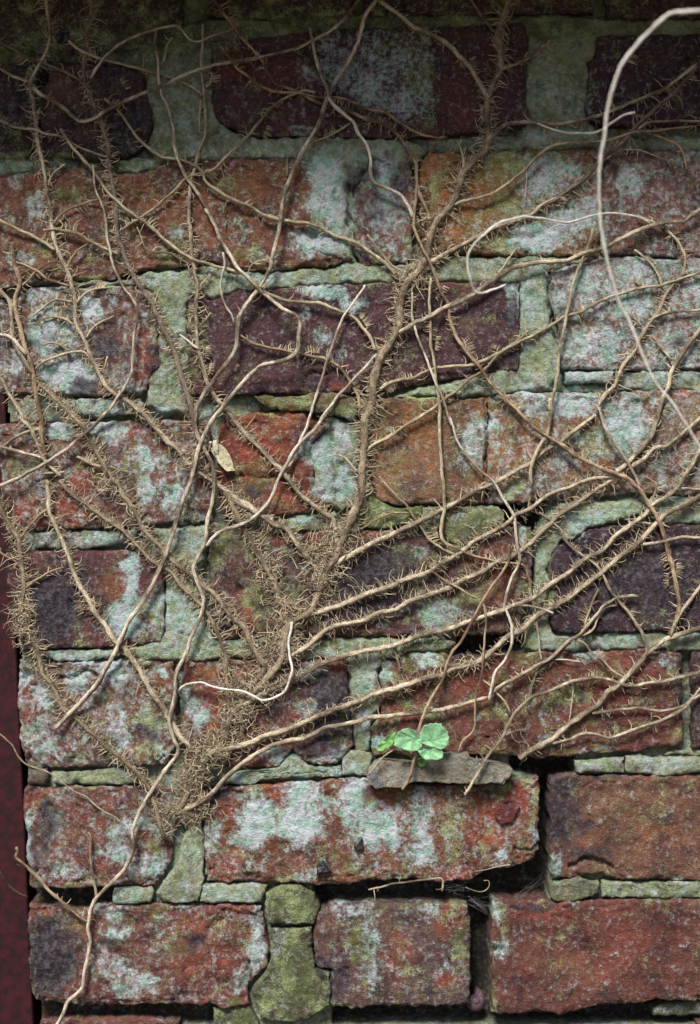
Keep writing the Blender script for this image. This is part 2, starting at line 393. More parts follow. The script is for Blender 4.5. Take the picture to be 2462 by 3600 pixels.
st('W', 'B3', (480, 410, 90, 40, .6), (430, 640, 60, 60, .5), (560, 870, 100, 50, .55), (300, 880, 130, 50, .5), (880, 420, 50, 80, .6), (1100, 340, 120, 40, .6), (1150, 160, 80, 80, .5), (820, 800, 40, 60, .7), (420, 1130, 130, 130, .9), (700, 1080, 90, 120, .8), (120, 1120, 90, 60, .5), (60, 1010, 60, 40, .8), (720, 960, 80, 50, .6), (560, 980, 100, 30, .7), (900, 1190, 200, 60, .4), (760, 500, 50, 70, .6), (770, 660, 50, 80, .5))
st('G', 'B3', (560, 270, 130, 60, .6), (760, 260, 140, 50, .65), (350, 920, 90, 60, .8), (460, 970, 80, 40, .8), (760, 780, 50, 60, .8), (720, 480, 50, 90, .6), (1130, 330, 110, 40, .5), (160, 1130, 80, 70, .6), (730, 900, 80, 60, .55), (1000, 570, 60, 140, .45), (1200, 640, 80, 80, .4), (1170, 60, 80, 70, .6), (1530, 1090, 60, 60, .7), (900, 1130, 200, 70, .35), (230, 1040, 80, 30, .6))
st('R', 'B3', (960, 460, 60, 40, .6), (940, 680, 70, 50, .7), (1250, 180, 110, 50, .5), (260, 1120, 50, 90, .8), (590, 1090, 50, 60, .8), (1550, 1190, 60, 90, 1), (40, 420, 90, 60, .9), (1400, 480, 150, 100, .4))
st('W', 'C3', (1080, 240, 130, 40, .5), (1220, 245, 90, 35, .6), (960, 330, 90, 40, .5), (1000, 860, 130, 40, .45), (950, 940, 90, 40, .5), (1350, 930, 120, 40, .6), (1400, 350, 80, 60, .35), (720, 700, 40, 120, .35), (580, 260, 40, 40, .5))
st('G', 'C3', (680, 200, 80, 90, .55), (830, 250, 90, 40, .6), (1050, 940, 150, 50, .6), (1300, 960, 150, 40, .5), (650, 560, 60, 120, .5), (850, 560, 60, 90, .45), (580, 330, 120, 40, .5), (620, 1010, 60, 80, .7), (660, 1110, 40, 90, .6), (700, 840, 150, 40, .45), (900, 780, 60, 80, .4))
st('K', 'C3', (910, 570, 60, 40, .7), (1500, 500, 60, 300, .6), (800, 1130, 90, 150, .8), (880, 1230, 60, 60, .6), (1000, 1010, 200, 30, .6), (1050, 90, 250, 90, .4), (270, 330, 60, 60, .9), (150, 560, 60, 60, .4))
st('R', 'C3', (330, 330, 60, 60, .7), (600, 1090, 80, 60, .8), (500, 1180, 70, 60, 1), (1200, 400, 120, 60, .4), (1000, 560, 100, 80, .4))
st('W', 'A4', (640, 760, 90, 60, .6), (600, 640, 120, 40, .6), (700, 180, 70, 50, .7), (300, 150, 60, 90, .3), (160, 200, 25, 200, .7), (830, 400, 130, 90, .5), (900, 150, 70, 100, .6), (740, 1050, 160, 80, .6), (380, 1000, 50, 50, .6), (600, 940, 130, 120, .4), (1430, 800, 60, 180, .65), (1040, 620, 130, 25, .5), (1340, 1020, 60, 100, .5), (700, 560, 90, 40, .5), (1050, 480, 60, 80, .4), (1230, 540, 110, 50, .5), (1200, 230, 60, 150, .6), (1450, 120, 120, 130, .85), (550, 330, 60, 60, .4), (640, 300, 80, 80, .5), (380, 430, 150, 50, .35))
st('G', 'A4', (1010, 400, 70, 80, .6), (1400, 540, 90, 50, .7), (960, 560, 90, 40, .45), (860, 640, 80, 50, .5), (1400, 850, 70, 160, .45), (1560, 1050, 120, 160, .6), (960, 820, 120, 60, .4), (1300, 1150, 70, 40, .6), (880, 250, 70, 120, .5), (740, 570, 100, 40, .5), (1540, 640, 90, 90, .5), (450, 470, 130, 40, .4))
st('R', 'A4', (280, 640, 90, 30, .9), (190, 80, 50, 90, .9), (1150, 950, 180, 110, .8), (1100, 720, 150, 60, .6), (1200, 650, 150, 40, .7), (500, 90, 100, 60, .4), (560, 400, 40, 50, .5), (1270, 100, 50, 60, .8), (1320, 330, 60, 60, .5), (170, 1050, 30, 60, .8))
st('O', 'A4', (430, 700, 80, 50, .5), (1280, 100, 60, 80, .5))
st('K', 'A4', (280, 900, 140, 200, 1), (310, 700, 130, 60, .6), (270, 130, 70, 110, .8), (230, 310, 70, 80, .7), (400, 830, 70, 70, .5), (630, 820, 70, 30, .8), (1090, 810, 40, 40, .8), (350, 560, 200, 40, .6))
st('W', 'B4', (400, 150, 140, 130, 1), (850, 180, 160, 140, .9), (560, 60, 90, 60, .7), (1060, 320, 80, 100, .7), (100, 220, 120, 80, .8), (60, 540, 100, 50, .5), (700, 100, 70, 120, .6), (450, 440, 80, 40, .6), (800, 770, 60, 60, .5), (700, 640, 130, 40, .4), (1100, 660, 70, 60, .5), (1500, 700, 20, 120, .4), (1080, 60, 90, 120, .5), (320, 730, 60, 20, .6), (300, 830, 90, 70, .25), (800, 950, 60, 200, .35))
st('G', 'B4', (350, 610, 150, 100, .5), (340, 860, 120, 90, .65), (300, 1050, 160, 140, .55), (140, 550, 60, 40, .7), (180, 90, 80, 90, .5), (760, 850, 110, 220, .45), (1290, 830, 60, 90, .7), (1250, 130, 120, 200, .45), (1180, 300, 100, 60, .35), (640, 1230, 150, 40, .4), (1500, 620, 40, 60, .5), (1270, 640, 40, 40, .5))
st('R', 'B4', (270, 50, 50, 110, .9), (300, 180, 40, 60, .8), (1230, 680, 90, 70, .9), (960, 900, 90, 140, .6), (1230, 1010, 70, 60, .8), (1450, 180, 110, 100, .9), (1250, 400, 130, 40, .8), (20, 380, 70, 60, .6), (130, 740, 60, 60, .6), (20, 80, 30, 90, .8), (640, 440, 40, 30, .7))
st('K', 'B4', (540, 920, 50, 60, .9), (620, 1050, 50, 90, .5), (640, 580, 130, 40, .5), (1330, 1150, 60, 60, .4))
st('M', 'B4', (560, 780, 90, 180, .6), (680, 1080, 110, 80, .5))
st('K', 'C4', (820, 80, 80, 180, .85), (950, 320, 150, 50, .8), (960, 160, 70, 60, .5), (650, 620, 150, 25, .7), (1080, 320, 40, 40, .6))
st('G', 'C4', (150, 130, 110, 90, .4), (640, 80, 40, 160, .5), (600, 250, 90, 60, .5), (870, 520, 110, 60, .35), (1300, 510, 200, 50, .5), (800, 770, 40, 30, .5), (470, 680, 40, 120, .4), (430, 1130, 30, 90, .6))
st('W', 'C4', (470, 850, 60, 70, .5), (480, 330, 50, 40, .6), (670, 230, 30, 60, .6), (780, 400, 30, 60, .5), (1450, 480, 60, 30, .5), (40, 250, 60, 140, .8))
st('R', 'C4', (640, 640, 120, 60, .6), (800, 640, 60, 40, .8), (620, 1000, 50, 80, .7), (1100, 850, 300, 200, .3), (400, 130, 120, 120, .5), (920, 270, 40, 30, 1), (520, 60, 60, 60, .8), (230, 440, 80, 40, .9), (1380, 250, 120, 90, .35))
st('W', 'B0', (850, 930, 150, 90, .85), (900, 1120, 110, 120, .7))
st('K', 'B0', (800, 1080, 130, 60, .5))
st('G', 'B0', (860, 1000, 150, 200, .3))
st('K', 'B2', (700, 1000, 120, 180, .8), (950, 1000, 120, 150, .8))
st('D', 'B2', (830, 1020, 240, 170, .8))
st('D', 'B3', (560, 560, 140, 150, .8), (600, 720, 110, 120, .8))
st('D', 'A2', (300, 1120, 220, 170, .8))
st('D', 'A3', (260, 120, 200, 170, .8))
st('D', 'A4', (270, 900, 150, 210, .8))
st('D', 'C4', (820, 90, 90, 200, .7))
st('D', 'C2', (1300, 1050, 300, 250, .5))
st('B', 'C4', (1250, 150, 350, 300, .35), (800, 950, 200, 120, .3))
st('G', 'A1', (1000, 600, 160, 500, .45))
st('W', 'A1', (980, 430, 120, 40, .4), (960, 700, 60, 60, .4))
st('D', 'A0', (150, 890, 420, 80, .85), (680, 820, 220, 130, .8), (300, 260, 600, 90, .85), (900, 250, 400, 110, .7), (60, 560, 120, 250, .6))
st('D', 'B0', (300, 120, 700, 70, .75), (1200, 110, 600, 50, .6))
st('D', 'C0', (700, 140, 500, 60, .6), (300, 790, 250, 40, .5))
#ENDSTAIN

def stain(x, y, base, w, g, k, spots=True):
    """own colour and masks at photo-pixel positions"""
    wx = x + 26 * fbm(x, y, 90, 3, 31); wy = y + 26 * fbm(x, y, 90, 3, 37)
    base = np.array(base); base = base * .92 + .08 * base.mean() + np.array((0, 0, .005))
    c = np.empty(x.shape + (3,)); c[:] = base
    m = {'W': np.full(x.shape, max(0, w - .05)), 'G': np.full(x.shape, g + .03), 'K': np.full(x.shape, k)}
    bx0, bx1, by0, by1 = x.min(), x.max(), y.min(), y.max()
    for kd, cx, cy, rx, ry, s in (STAINS if spots else []):
        if cx + rx * 1.6 < bx0 - 40 or cx - rx * 1.6 > bx1 + 40 or cy + ry * 1.6 < by0 - 40 or cy - ry * 1.6 > by1 + 40:
            continue
        d = np.sqrt(((wx - cx) / rx) ** 2 + ((wy - cy) / ry) ** 2)
        f = 1 - sstep(0.4, 1.5, d)
        if kd in m: m[kd] = np.maximum(m[kd], f * (s * .92 + (.08 if kd == 'W' else .10 if kd == 'K' else .03)))
        else: c = c + (np.array(TINT[kd]) - c) * (f * s)[..., None]
    big = fbm(x, y, 140, 3, 5)
    c = c * (.60 * (1 + 0.3 * big))[..., None]
    for kk in m:
        m[kk] = np.clip(m[kk] + 0.14 * fbm(x, y, 120, 3, ord(kk)) * (m[kk] > 0.02), 0, 1.1)
    return c, np.stack([m['W'], m['G'], m['K']], -1)

# ------------------------------------------------------------------ masonry pieces
CRACKS = []      # (polyline, width px, depth mm)
def crack(s, wd, dp): CRACKS.append((P(s), wd, dp))
crack('A2 915,960 922,1010 918,1090', 7, 3)
crack('A2 425,1060 400,1130 385,1200 A3 400,40', 5, 2)
crack('B2 0,432 120,428 280,440 330,470', 9, 3.5)
crack('B2 575,140 585,260 595,380 605,480 612,620', 7, 2.5)
crack('B2 595,370 660,380 720,375', 4, 1.2)
crack('C1 800,690 900,690 1000,705 1100,695', 8, 2)
crack('C1 735,400 738,480 742,560', 6, 2.5)
crack('C1 770,1040 800,1160 818,1240', 8, 2.5)
crack('C1 640,1070 750,1060 790,1050', 7, 2)
crack('A1 880,762 960,765 1040,762', 6, 2.5)
crack('A3 280,450 400,455 440,430 490,405 540,440', 9, 3)
crack('A3 430,520 540,520', 8, 2.5)
crack('B3 845,530 870,600 990,560 1060,500', 6, 2.5)
crack('C3 690,580 688,650 686,720', 4, 1.2)
crack('C3 1128,790 1120,890', 5, 2)
crack('C3 870,490 860,560 850,600', 9, 3)
crack('C3 430,1080 500,1000 580,1020 560,1140 470,1150 430,1110', 4, 1.2)
crack('C4 560,290 640,300 690,270', 8, 2.5)
crack('C4 870,390 950,350 1040,370 1100,400', 12, 3)
crack('B1 410,1080 430,1000 480,960 560,980', 8, 3)
crack('B1 530,790 545,850 540,900', 3, .8)
crack('B1 175,1080 185,1020', 3, 1)
crack('A1 1145,1010 1140,1090', 4, 1.2)
crack('A0 40,640 90,640 100,625', 14, 4)
crack('A0 520,780 500,830', 8, 2)
crack('B0 640,1000 600,1080 640,1160', 10, 2)
crack('B0 682,1040 676,1120 680,1260', 9, 5)
crack('A1 980,330 1050,370', 5, 1)
crack('C1 500,210 650,215 760,160', 10, 2)
crack('C1 620,300 750,130', 6, 1)
crack('A4 620,870 700,830', 8, 1.5)
crack('A4 1030,800 1090,850 1140,830', 8, 2)
crack('B4 120,900 130,1010', 5, 2)
crack('B4 490,440 560,500', 6, 2)
crack('C4 440,850 500,860 540,840', 9, 2.5)
crack('B4 1240,910 1290,890', 7, 2)
crack('C2 385,0 390,120 395,260 388,400 392,590', 6, 2.5)
PITS = []
for s, r, d in (('B2 1462,120', 15, 4), ('B2 1440,340', 10, 3), ('B2 1408,205', 8, 3), ('C3 403,780', 6, 4), ('A2 1345,1065', 18, 3), ('B4 628,815', 6, 3), ('B4 640,870', 9, 2.5),
                ('A4 1095,815', 26, 3), ('A4 705,245', 14, 3), ('C4 800,770', 22, 1.5), ('C4 955,810', 10, 3), ('C4 1075,125', 8, 3), ('B1 470,200', 22, 3), ('A0 1210,735', 10, 4), ('C1 1028,488', 5, 3), ('B2 1540,20', 10, 2), ('C2 905,330', 20, 3), ('C2 1240,150', 8, 3), ('C0 1325,1138', 9, 2), ('B3 1340,330', 34, 3)):
    (x, y), = P(s); PITS.append((x, y, r, d))

def relief(x, y, rough, seed, edge):
    """surface height (mm) of a weathered face; edge = 0 at the rim to 1 inside"""
    h = rough * (1.2 * fbm(x, y, 230, 2, seed) + 0.8 * fbm(x, y, 75, 3, seed + 3) + 0.6 * fbm(x, y, 24, 3, seed + 9))
    fl = fbm(x, y, 110, 4, seed + 21)
    h = h - rough * 0.9 * sstep(0.10, 0.17, fl) - rough * 0.6 * sstep(0.36, 0.40, fl)      # flaked-off layers
    pv = fbm(x, y, 15, 2, seed + 40)
    h = h - (0.3 + 0.7 * rough) * 1.1 * sstep(0.52, 0.8, pv)                                 # small pits
    return h

def carve(x, y, h):
    for poly, wd, dp in CRACKS:
        if poly[:, 0].max() < x.min() - 30 or poly[:, 0].min() > x.max() + 30 or poly[:, 1].max() < y.min() - 30 or poly[:, 1].min() > y.max() + 30:
            continue
        jx = x + 7 * fbm(x, y, 30, 2, 77); jy = y + 7 * fbm(x, y, 30, 2, 78)
        d = seg_dist(jx, jy, poly, False)
        h = h - dp * (1 - sstep(wd * 0.25, wd * 1.1, d))
    for cx, cy, r, dp in PITS:
        if x.min() - 40 < cx < x.max() + 40 and y.min() - 40 < cy < y.max() + 40:
            d = np.hypot(x - cx, y - cy) * (1 + 0.35 * fbm(x, y, r * 1.2, 2, 61))
            h = h - dp * (1 - sstep(r * 0.5, r * 1.15, d))
    return h

def resample(p, n):
    s = np.r_[0, np.cumsum(np.hypot(*np.diff(p, axis=0).T))]
    t = np.linspace(0, s[-1], n)
    return np.stack([np.interp(t, s, p[:, 0]), np.interp(t, s, p[:, 1])], -1)

def coons(poly, step):
    if np.sum(poly[:, 0] * np.roll(poly[:, 1], -1) - np.roll(poly[:, 0], -1) * poly[:, 1]) < 0:
        poly = poly[::-1]
    w, hh = np.ptp(poly[:, 0]), np.ptp(poly[:, 1])
    X, Y = (poly[:, 0] - poly[:, 0].min()) / w, (poly[:, 1] - poly[:, 1].min()) / hh
    tl, tr, br, bl = np.argmin(X + Y), np.argmax(X - Y), np.argmax(X + Y), np.argmin(X - Y)
    n = len(poly)
    def run(a, b):
        if b <= a: b += n
        return poly[np.arange(a, b + 1) % n]
    T, R, B, L = run(tl, tr), run(tr, br), run(br, bl)[::-1], run(bl, tl)[::-1]
    nu = max(8, int(w / step)); nv = max(8, int(hh / step))
    T, B, L, R = resample(T, nu), resample(B, nu), resample(L, nv), resample(R, nv)
    u = np.linspace(0, 1, nu)[None, :, None]; v = np.linspace(0, 1, nv)[:, None, None]
    S = (1 - v) * T[None] + v * B[None] + (1 - u) * L[:, None] + u * R[:, None] - ((1 - u) * (1 - v) * T[0] + u * (1 - v) * T[-1] + (1 - u) * v * B[0] + u * v * B[-1])
    # crowd the rows towards the rim
    def rem(nk):
        t = np.linspace(0, 1, nk); return (t - 0.10 * np.sin(2 * np.pi * t) * 0.9) * (nk - 1)
    iu, iv = rem(nu), rem(nv)
    def samp(A, idx, ax):
        i0 = np.clip(np.floor(idx).astype(int), 0, A.shape[ax] - 2); f = idx - i0
        f = f[None, :, None] if ax == 1 else f[:, None, None]
        return np.take(A, i0, ax) * (1 - f) + np.take(A, i0 + 1, ax) * f
    return samp(samp(S, iu, 1), iv, 0)

SEED = [10]
def piece(name, poly, parent, base=(.25, .1, .07), rough=0.7, h0=0.0, w=0.0, g=0.0, k=0.0, R=20, depth=55, step=7.5, mat=None, ragged=1.0, tilt=(0, 0), origin=None, tw=None):
    SEED[0] += 5; sd = SEED[0]
    if isinstance(poly, str): poly = P(poly)
    S = coons(poly, step)
    x, y = S[..., 0], S[..., 1]
    x2 = x + ragged * (6 * fbm(x, y, 55, 2, sd) + 4.0 * fbm(x, y, 17, 2, sd + 1))
    y2 = y + ragged * (6 * fbm(x, y, 55, 2, sd + 2) + 4.0 * fbm(x, y, 17, 2, sd + 3))
    x, y = x2, y2
    nv, nu = x.shape
    ring = np.concatenate([np.arange(nu), (np.arange(1, nv) * nu + nu - 1), ((nv - 1) * nu + np.arange(nu - 2, -1, -1)), (np.arange(nv - 2, 0, -1) * nu)])
    bx, by = x.ravel()[ring], y.ravel()[ring]
    d = np.empty(x.size)
    xf, yf = x.ravel(), y.ravel()
    for i in range(0, x.size, 4000):
        d[i:i + 4000] = np.sqrt(((xf[i:i + 4000, None] - bx) ** 2 + (yf[i:i + 4000, None] - by) ** 2).min(1))
    d = d.reshape(x.shape)
    Rv = R * (1 + 0.7 * fbm(x, y, 60, 2, sd + 4)).clip(0.35, 2.2)
    q = np.clip(1 - d / Rv, 0, 1)
    h = h0 - Rv * PX * 0.9 * (1 - np.sqrt(np.clip(1 - q * q, 0, 1)))
    h = h + tilt[0] * (x - x.mean()) / 300 + tilt[1] * (y - y.mean()) / 300
    h = h + relief(x, y, rough, sd, 0)
    chip = fbm(x, y, 60, 3, sd + 11)
    h = h - 2.2 * rough * sstep(0.25, 0.55, chip) * np.clip(1 - d / 45, 0, 1)      # bitten edges
    h = carve(x, y, h)
    c, m = stain(x.ravel(), y.ravel(), base, w, g, k, tw != 'clean')
    ox, oy = (xf.mean(), yf.mean()) if origin is None else origin
    V = world(xf, yf, h.ravel())
    rb = V[ring].copy()
    back1 = rb.copy(); back1[:, 1] = np.maximum(back1[:, 1] + 0.004, (-h0 + min(8, depth * .5)) * MM)
    back2 = rb.copy(); back2[:, 1] = (-h0 + depth) * MM
    V = np.concatenate([V, back1, back2])
    n0 = xf.size; L = len(ring); j = np.arange(L); jn = (j + 1) % L
    F = np.concatenate([grid_faces(nu, nv),
                        np.stack([ring[j], ring[jn], n0 + jn, n0 + j], -1),
                        np.stack([n0 + j, n0 + jn, n0 + L + jn, n0 + L + j], -1)])
    C = np.concatenate([c, c[ring] * .8, c[ring] * .8]); Mk = np.concatenate([m, m[ring], m[ring] * .4])
    org = world(ox, oy, 0).reshape(3)
    me = mesh(name, V - org, F, True, {'Col': ('FLOAT_COLOR', rgba(C)), 'Mask': ('FLOAT_COLOR', rgba(Mk))})
    o = link(name, me, mat or M_BRICK, parent)
    o.location = org
    return o

wall = empty('brick_wall', (0, 0, 0))
tag(wall, 'old weathered red brick wall with crumbling lime mortar behind the ivy', 'wall')

RED, PLUM, BROWN, ORNG, DARKB = (.21, .075, .058), (.105, .045, .053), (.27, .15, .085), (.27, .10, .05), (.085, .045, .042)
EDGE = lambda y: 38 + (y - 1870) * 0.049
BR = [
 # course at the foot of the picture
 ('A4 165,615 340,622 420,640 640,610 1000,605 1300,605 1450,612 1480,700 1500,850 1495,950 1420,1020 1388,1050 1390,1160 1300,1180 1100,1170 900,1165 610,1180 400,1165 230,1145 165,1100 155,700', RED, 1.15, .3, 0.18, .1, .05),
 ('B4 500,640 600,605 900,603 1180,600 1340,605 1360,700 1360,1000 1355,1170 1150,1175 900,1180 750,1182 600,1185 570,1150 572,1000 590,970 490,960 480,700', (.145, .082, .075), .8, -.5, 0.14, .14, .0),
 ('C4 430,582 600,577 800,592 1100,577 1530,577 2378,580 2380,1150 1530,1150 1350,1142 1200,1165 1000,1170 860,1220 600,1215 430,1215 422,900', (.17, .06, .046), .8, .2, 0.02, 0.0, .03),
 # second
 ('A3 135,1065 400,1060 780,1052 985,1072 A4 1000,120 965,230 965,350 895,470 880,500 640,507 500,515 300,520 170,510 160,420 145,200 125,20', (.22, .085, .06), 1.1, .2, 0.25, .05, .05),
 ('A3 1200,1062 B3 100,1055 780,1004 1000,1050 1560,1045 C3 690,1000 C4 695,0 690,300 655,372 500,400 420,405 300,470 150,480 B4 1000,462 780,482 600,500 400,490 0,482 A4 1150,470 1135,200 1155,60 A3 1160,1150', (.23, .085, .05), 1.0, .4, 0.2, .12, .0),
 ('C3 752,1004 900,997 1200,1000 1600,995 2700,1000 C4 2700,470 1530,475 1300,470 1120,470 1050,440 900,455 762,460 745,100', (.20, .092, .06), .85, .2, 0.0, 0.0, .05),
 # third
 ('A3 110,357 260,370 600,352 740,350 960,350 985,500 980,640 990,800 930,940 740,950 500,950 300,960 150,960 110,800 95,600', (.22, .085, .06), 1.1, .3, 0.36, .12, .0),
 ('A3 1040,352 1300,345 B3 400,350 672,356 690,600 705,830 650,900 605,935 450,935 365,862 280,950 100,960 A3 1300,950 1100,940 1020,930 995,700 1000,500', (.21, .065, .05), .9, .0, 0.15, .15, .1),
 ('B3 872,347 960,335 1010,303 1200,310 1245,345 C3 240,315 350,330 700,302 900,310 1200,292 1440,300 1490,330 1500,820 1400,840 1200,868 880,893 600,895 540,890 300,880 B3 1200,890 850,882 812,890 792,760 832,690 862,605 840,450', (.20, .066, .05), .7, .0, .0, .18, .0),
 ('C3 1545,300 1900,300 1900,850 1550,850', (.10, .045, .045), .7, -.5, .0, .0, .3),
 # fourth
 ('A2 40,862 300,850 600,850 740,850 900,866 925,960 A3 920,100 905,250 650,285 250,290 110,300 70,100 A2 38,950', (.16, .06, .062), .45, .3, 0.08, .03, .1),
 ('A2 1170,745 1400,737 B2 100,742 570,746 900,741 1100,768 1180,795 C2 250,835 420,770 560,722 650,722 655,900 650,1200 C3 610,100 602,205 300,217 150,217 B3 1000,222 850,217 600,226 200,217 A3 1500,226 1250,240 1190,100 A2 1160,900', (.15, .06, .055), .75, .0, 0.1, .2, .25),
 ('C2 745,905 800,822 900,790 965,735 1100,712 1500,702 2700,700 C3 2700,185 1530,185 1250,190 850,205 775,192 745,140 C2 738,1050', (.075, .035, .048), .35, .2, .0, .0, .15),
 # fifth
 ('A2 -15,140 260,136 600,127 850,122 1090,120 1170,140 1177,400 1182,690 1000,708 800,715 520,728 360,725 180,738 15,740', (.21, .085, .066), .9, .2, 0.26, .1, .0),
 ('A2 1225,150 B2 0,112 60,98 200,74 360,70 460,90 540,120 560,170 470,250 490,450 600,600 540,610 440,650 300,660 0,665 A2 1250,672 1212,500 1210,300', (.26, .075, .042), 1.0, .3, .0, .05, .03),
 ('B1 865,1112 1000,1105 1100,1102 1200,1115 1400,1110 1450,1105 B2 1455,100 1448,400 1450,590 1150,592 1040,602 930,602 850,560 808,480 795,400 782,310 800,150', BROWN, .6, .4, .03, .1, .0),
 ('C1 408,1095 600,1078 700,1072 830,1082 1100,1076 1400,1062 1530,1062 2360,1065 C2 2360,545 1530,540 1250,532 1100,542 880,570 690,572 500,590 402,590 400,300', (.27, .15, .09), .85, .3, 0.36, .1, .0),
 # sixth
 ('A1 -40,560 110,540 170,492 400,482 760,486 860,520 880,580 882,780 890,920 850,1000 800,1090 500,1105 300,1092 -25,1085', (.22, .11, .09), 1.1, .3, 0.3, .05, .0),
 ('A1 1060,545 1200,560 1290,520 1420,502 B1 170,512 400,482 800,466 1000,462 1200,466 C1 390,458 580,470 583,880 562,950 400,970 150,1014 0,1040 B1 1000,1050 800,1082 600,1086 500,1090 400,1086 200,1080 100,1100 A1 1300,1102 1058,1106 1042,700', PLUM, .4, .3, .0, .0, .05),
 ('C1 758,392 1000,332 1200,322 1480,330 1700,330 1760,335 1760,950 1530,950 1250,960 950,955 812,942 800,720 762,620 742,560 746,470', (.26, .15, .115), .7, .4, 0.52, .05, .0),
 # seventh
 ('A0 -70,985 110,957 300,946 550,922 640,965 760,966 860,950 910,906 960,892 1120,890 1330,885 B0 340,880 480,900 690,882 695,950 684,1060 B1 672,180 690,340 540,380 400,372 250,400 0,402 A1 1300,396 1180,352 1060,380 880,382 760,402 640,450 400,452 180,480 -60,505', (.235, .095, .06), 1.0, .2, 0.14, .12, .0),
 ('B0 702,945 760,880 810,868 1000,880 1040,960 1050,1100 B1 1042,100 1030,330 950,360 760,370 705,300 B0 690,1200', (.20, .085, .07), .7, -.3, 0.4, .1, .1),
 ('B0 1080,905 1130,842 1250,850 C0 340,852 530,832 700,830 790,830 1020,822 1028,1000 C1 1030,140 1026,330 720,318 600,320 500,318 300,302 150,308 B1 1120,320 1070,200', (.28, .145, .07), .7, .2, 0.15, .15, .0),
 ('C0 1050,835 1300,832 2020,830 C1 2020,310 1500,330 1150,300 1044,318', (.24, .115, .085), .7, .0, 0.3, .0, .05),
 # eighth
 ('A0 -80,345 60,348 170,385 200,440 190,560 208,690 205,790 150,880 -80,900', DARKB, 1.0, -1, .0, .1, .2),
 ('A0 262,345 480,336 720,350 822,410 838,560 862,700 830,800 700,880 560,885 380,880 232,870 224,640 222,500 255,480', (.105, .052, .048), 1.1, .0, .0, .05, .2),
 ('A0 1178,235 1202,430 1182,560 1203,650 1242,702 1312,722 1345,757 B0 200,765 350,760 600,770 1000,766 1200,750 1450,745 C0 480,740 640,690 642,640 612,560 622,300 620,150 590,130 B0 1200,150 700,152 400,182 0,228', PLUM, .35, .3, .0, .0, .05),
 ('C0 1000,205 1250,190 2950,180 2950,690 1300,700 1060,702 962,662 942,600 972,500 962,350 1000,330', (.075, .032, .045), .35, .2, .0, .0, .1),
 # ninth, at the upper edge
 ('A0 -60,-560 560,-565 1020,-560 1022,235 900,262 560,300 300,296 -60,300', DARKB, .9, .2, .0, .3, .2),
 ('B0 -100,-560 300,-562 700,-560 705,80 400,105 100,100 -110,90', DARKB, .6, .0, .0, .3, .2),
 ('B0 760,-560 1500,-562 2050,-560 2055,60 1700,72 1300,78 1000,80 765,82', PLUM, .5, .1, .0, .3, .1),
 ('C0 1060,-562 1700,-560 1700,92 1400,100 1065,95', PLUM, .5, .1, .0, .2, .2),
 # under the lower edge
 ('A4 215,1262 700,1250 1000,1262 1010,1900 600,1905 215,1900', RED, .9, -4, .1, .1, .2),
 ('N 690,3640 900,3636 1100,3640 1100,3995 690,3995', RED, .9, -1, .1, .1, .1),
 ('B4 560,1330 1290,1325 1295,1900 560,1900', RED, .8, -1, .0, .1, .1),
 ('C4 320,1335 900,1330 1480,1335 1485,1900 320,1900', RED, .8, -1, .0, .1, .1),
]
for poly, base, rough, h0, w, g, k in BR:
    rr = random.Random(len(poly))
    piece('brick', poly, wall, base, rough, h0, w, g, k, R=17 if rough > .6 else 13, tilt=(rr.uniform(-.7, .7), rr.uniform(-.5, .5)))

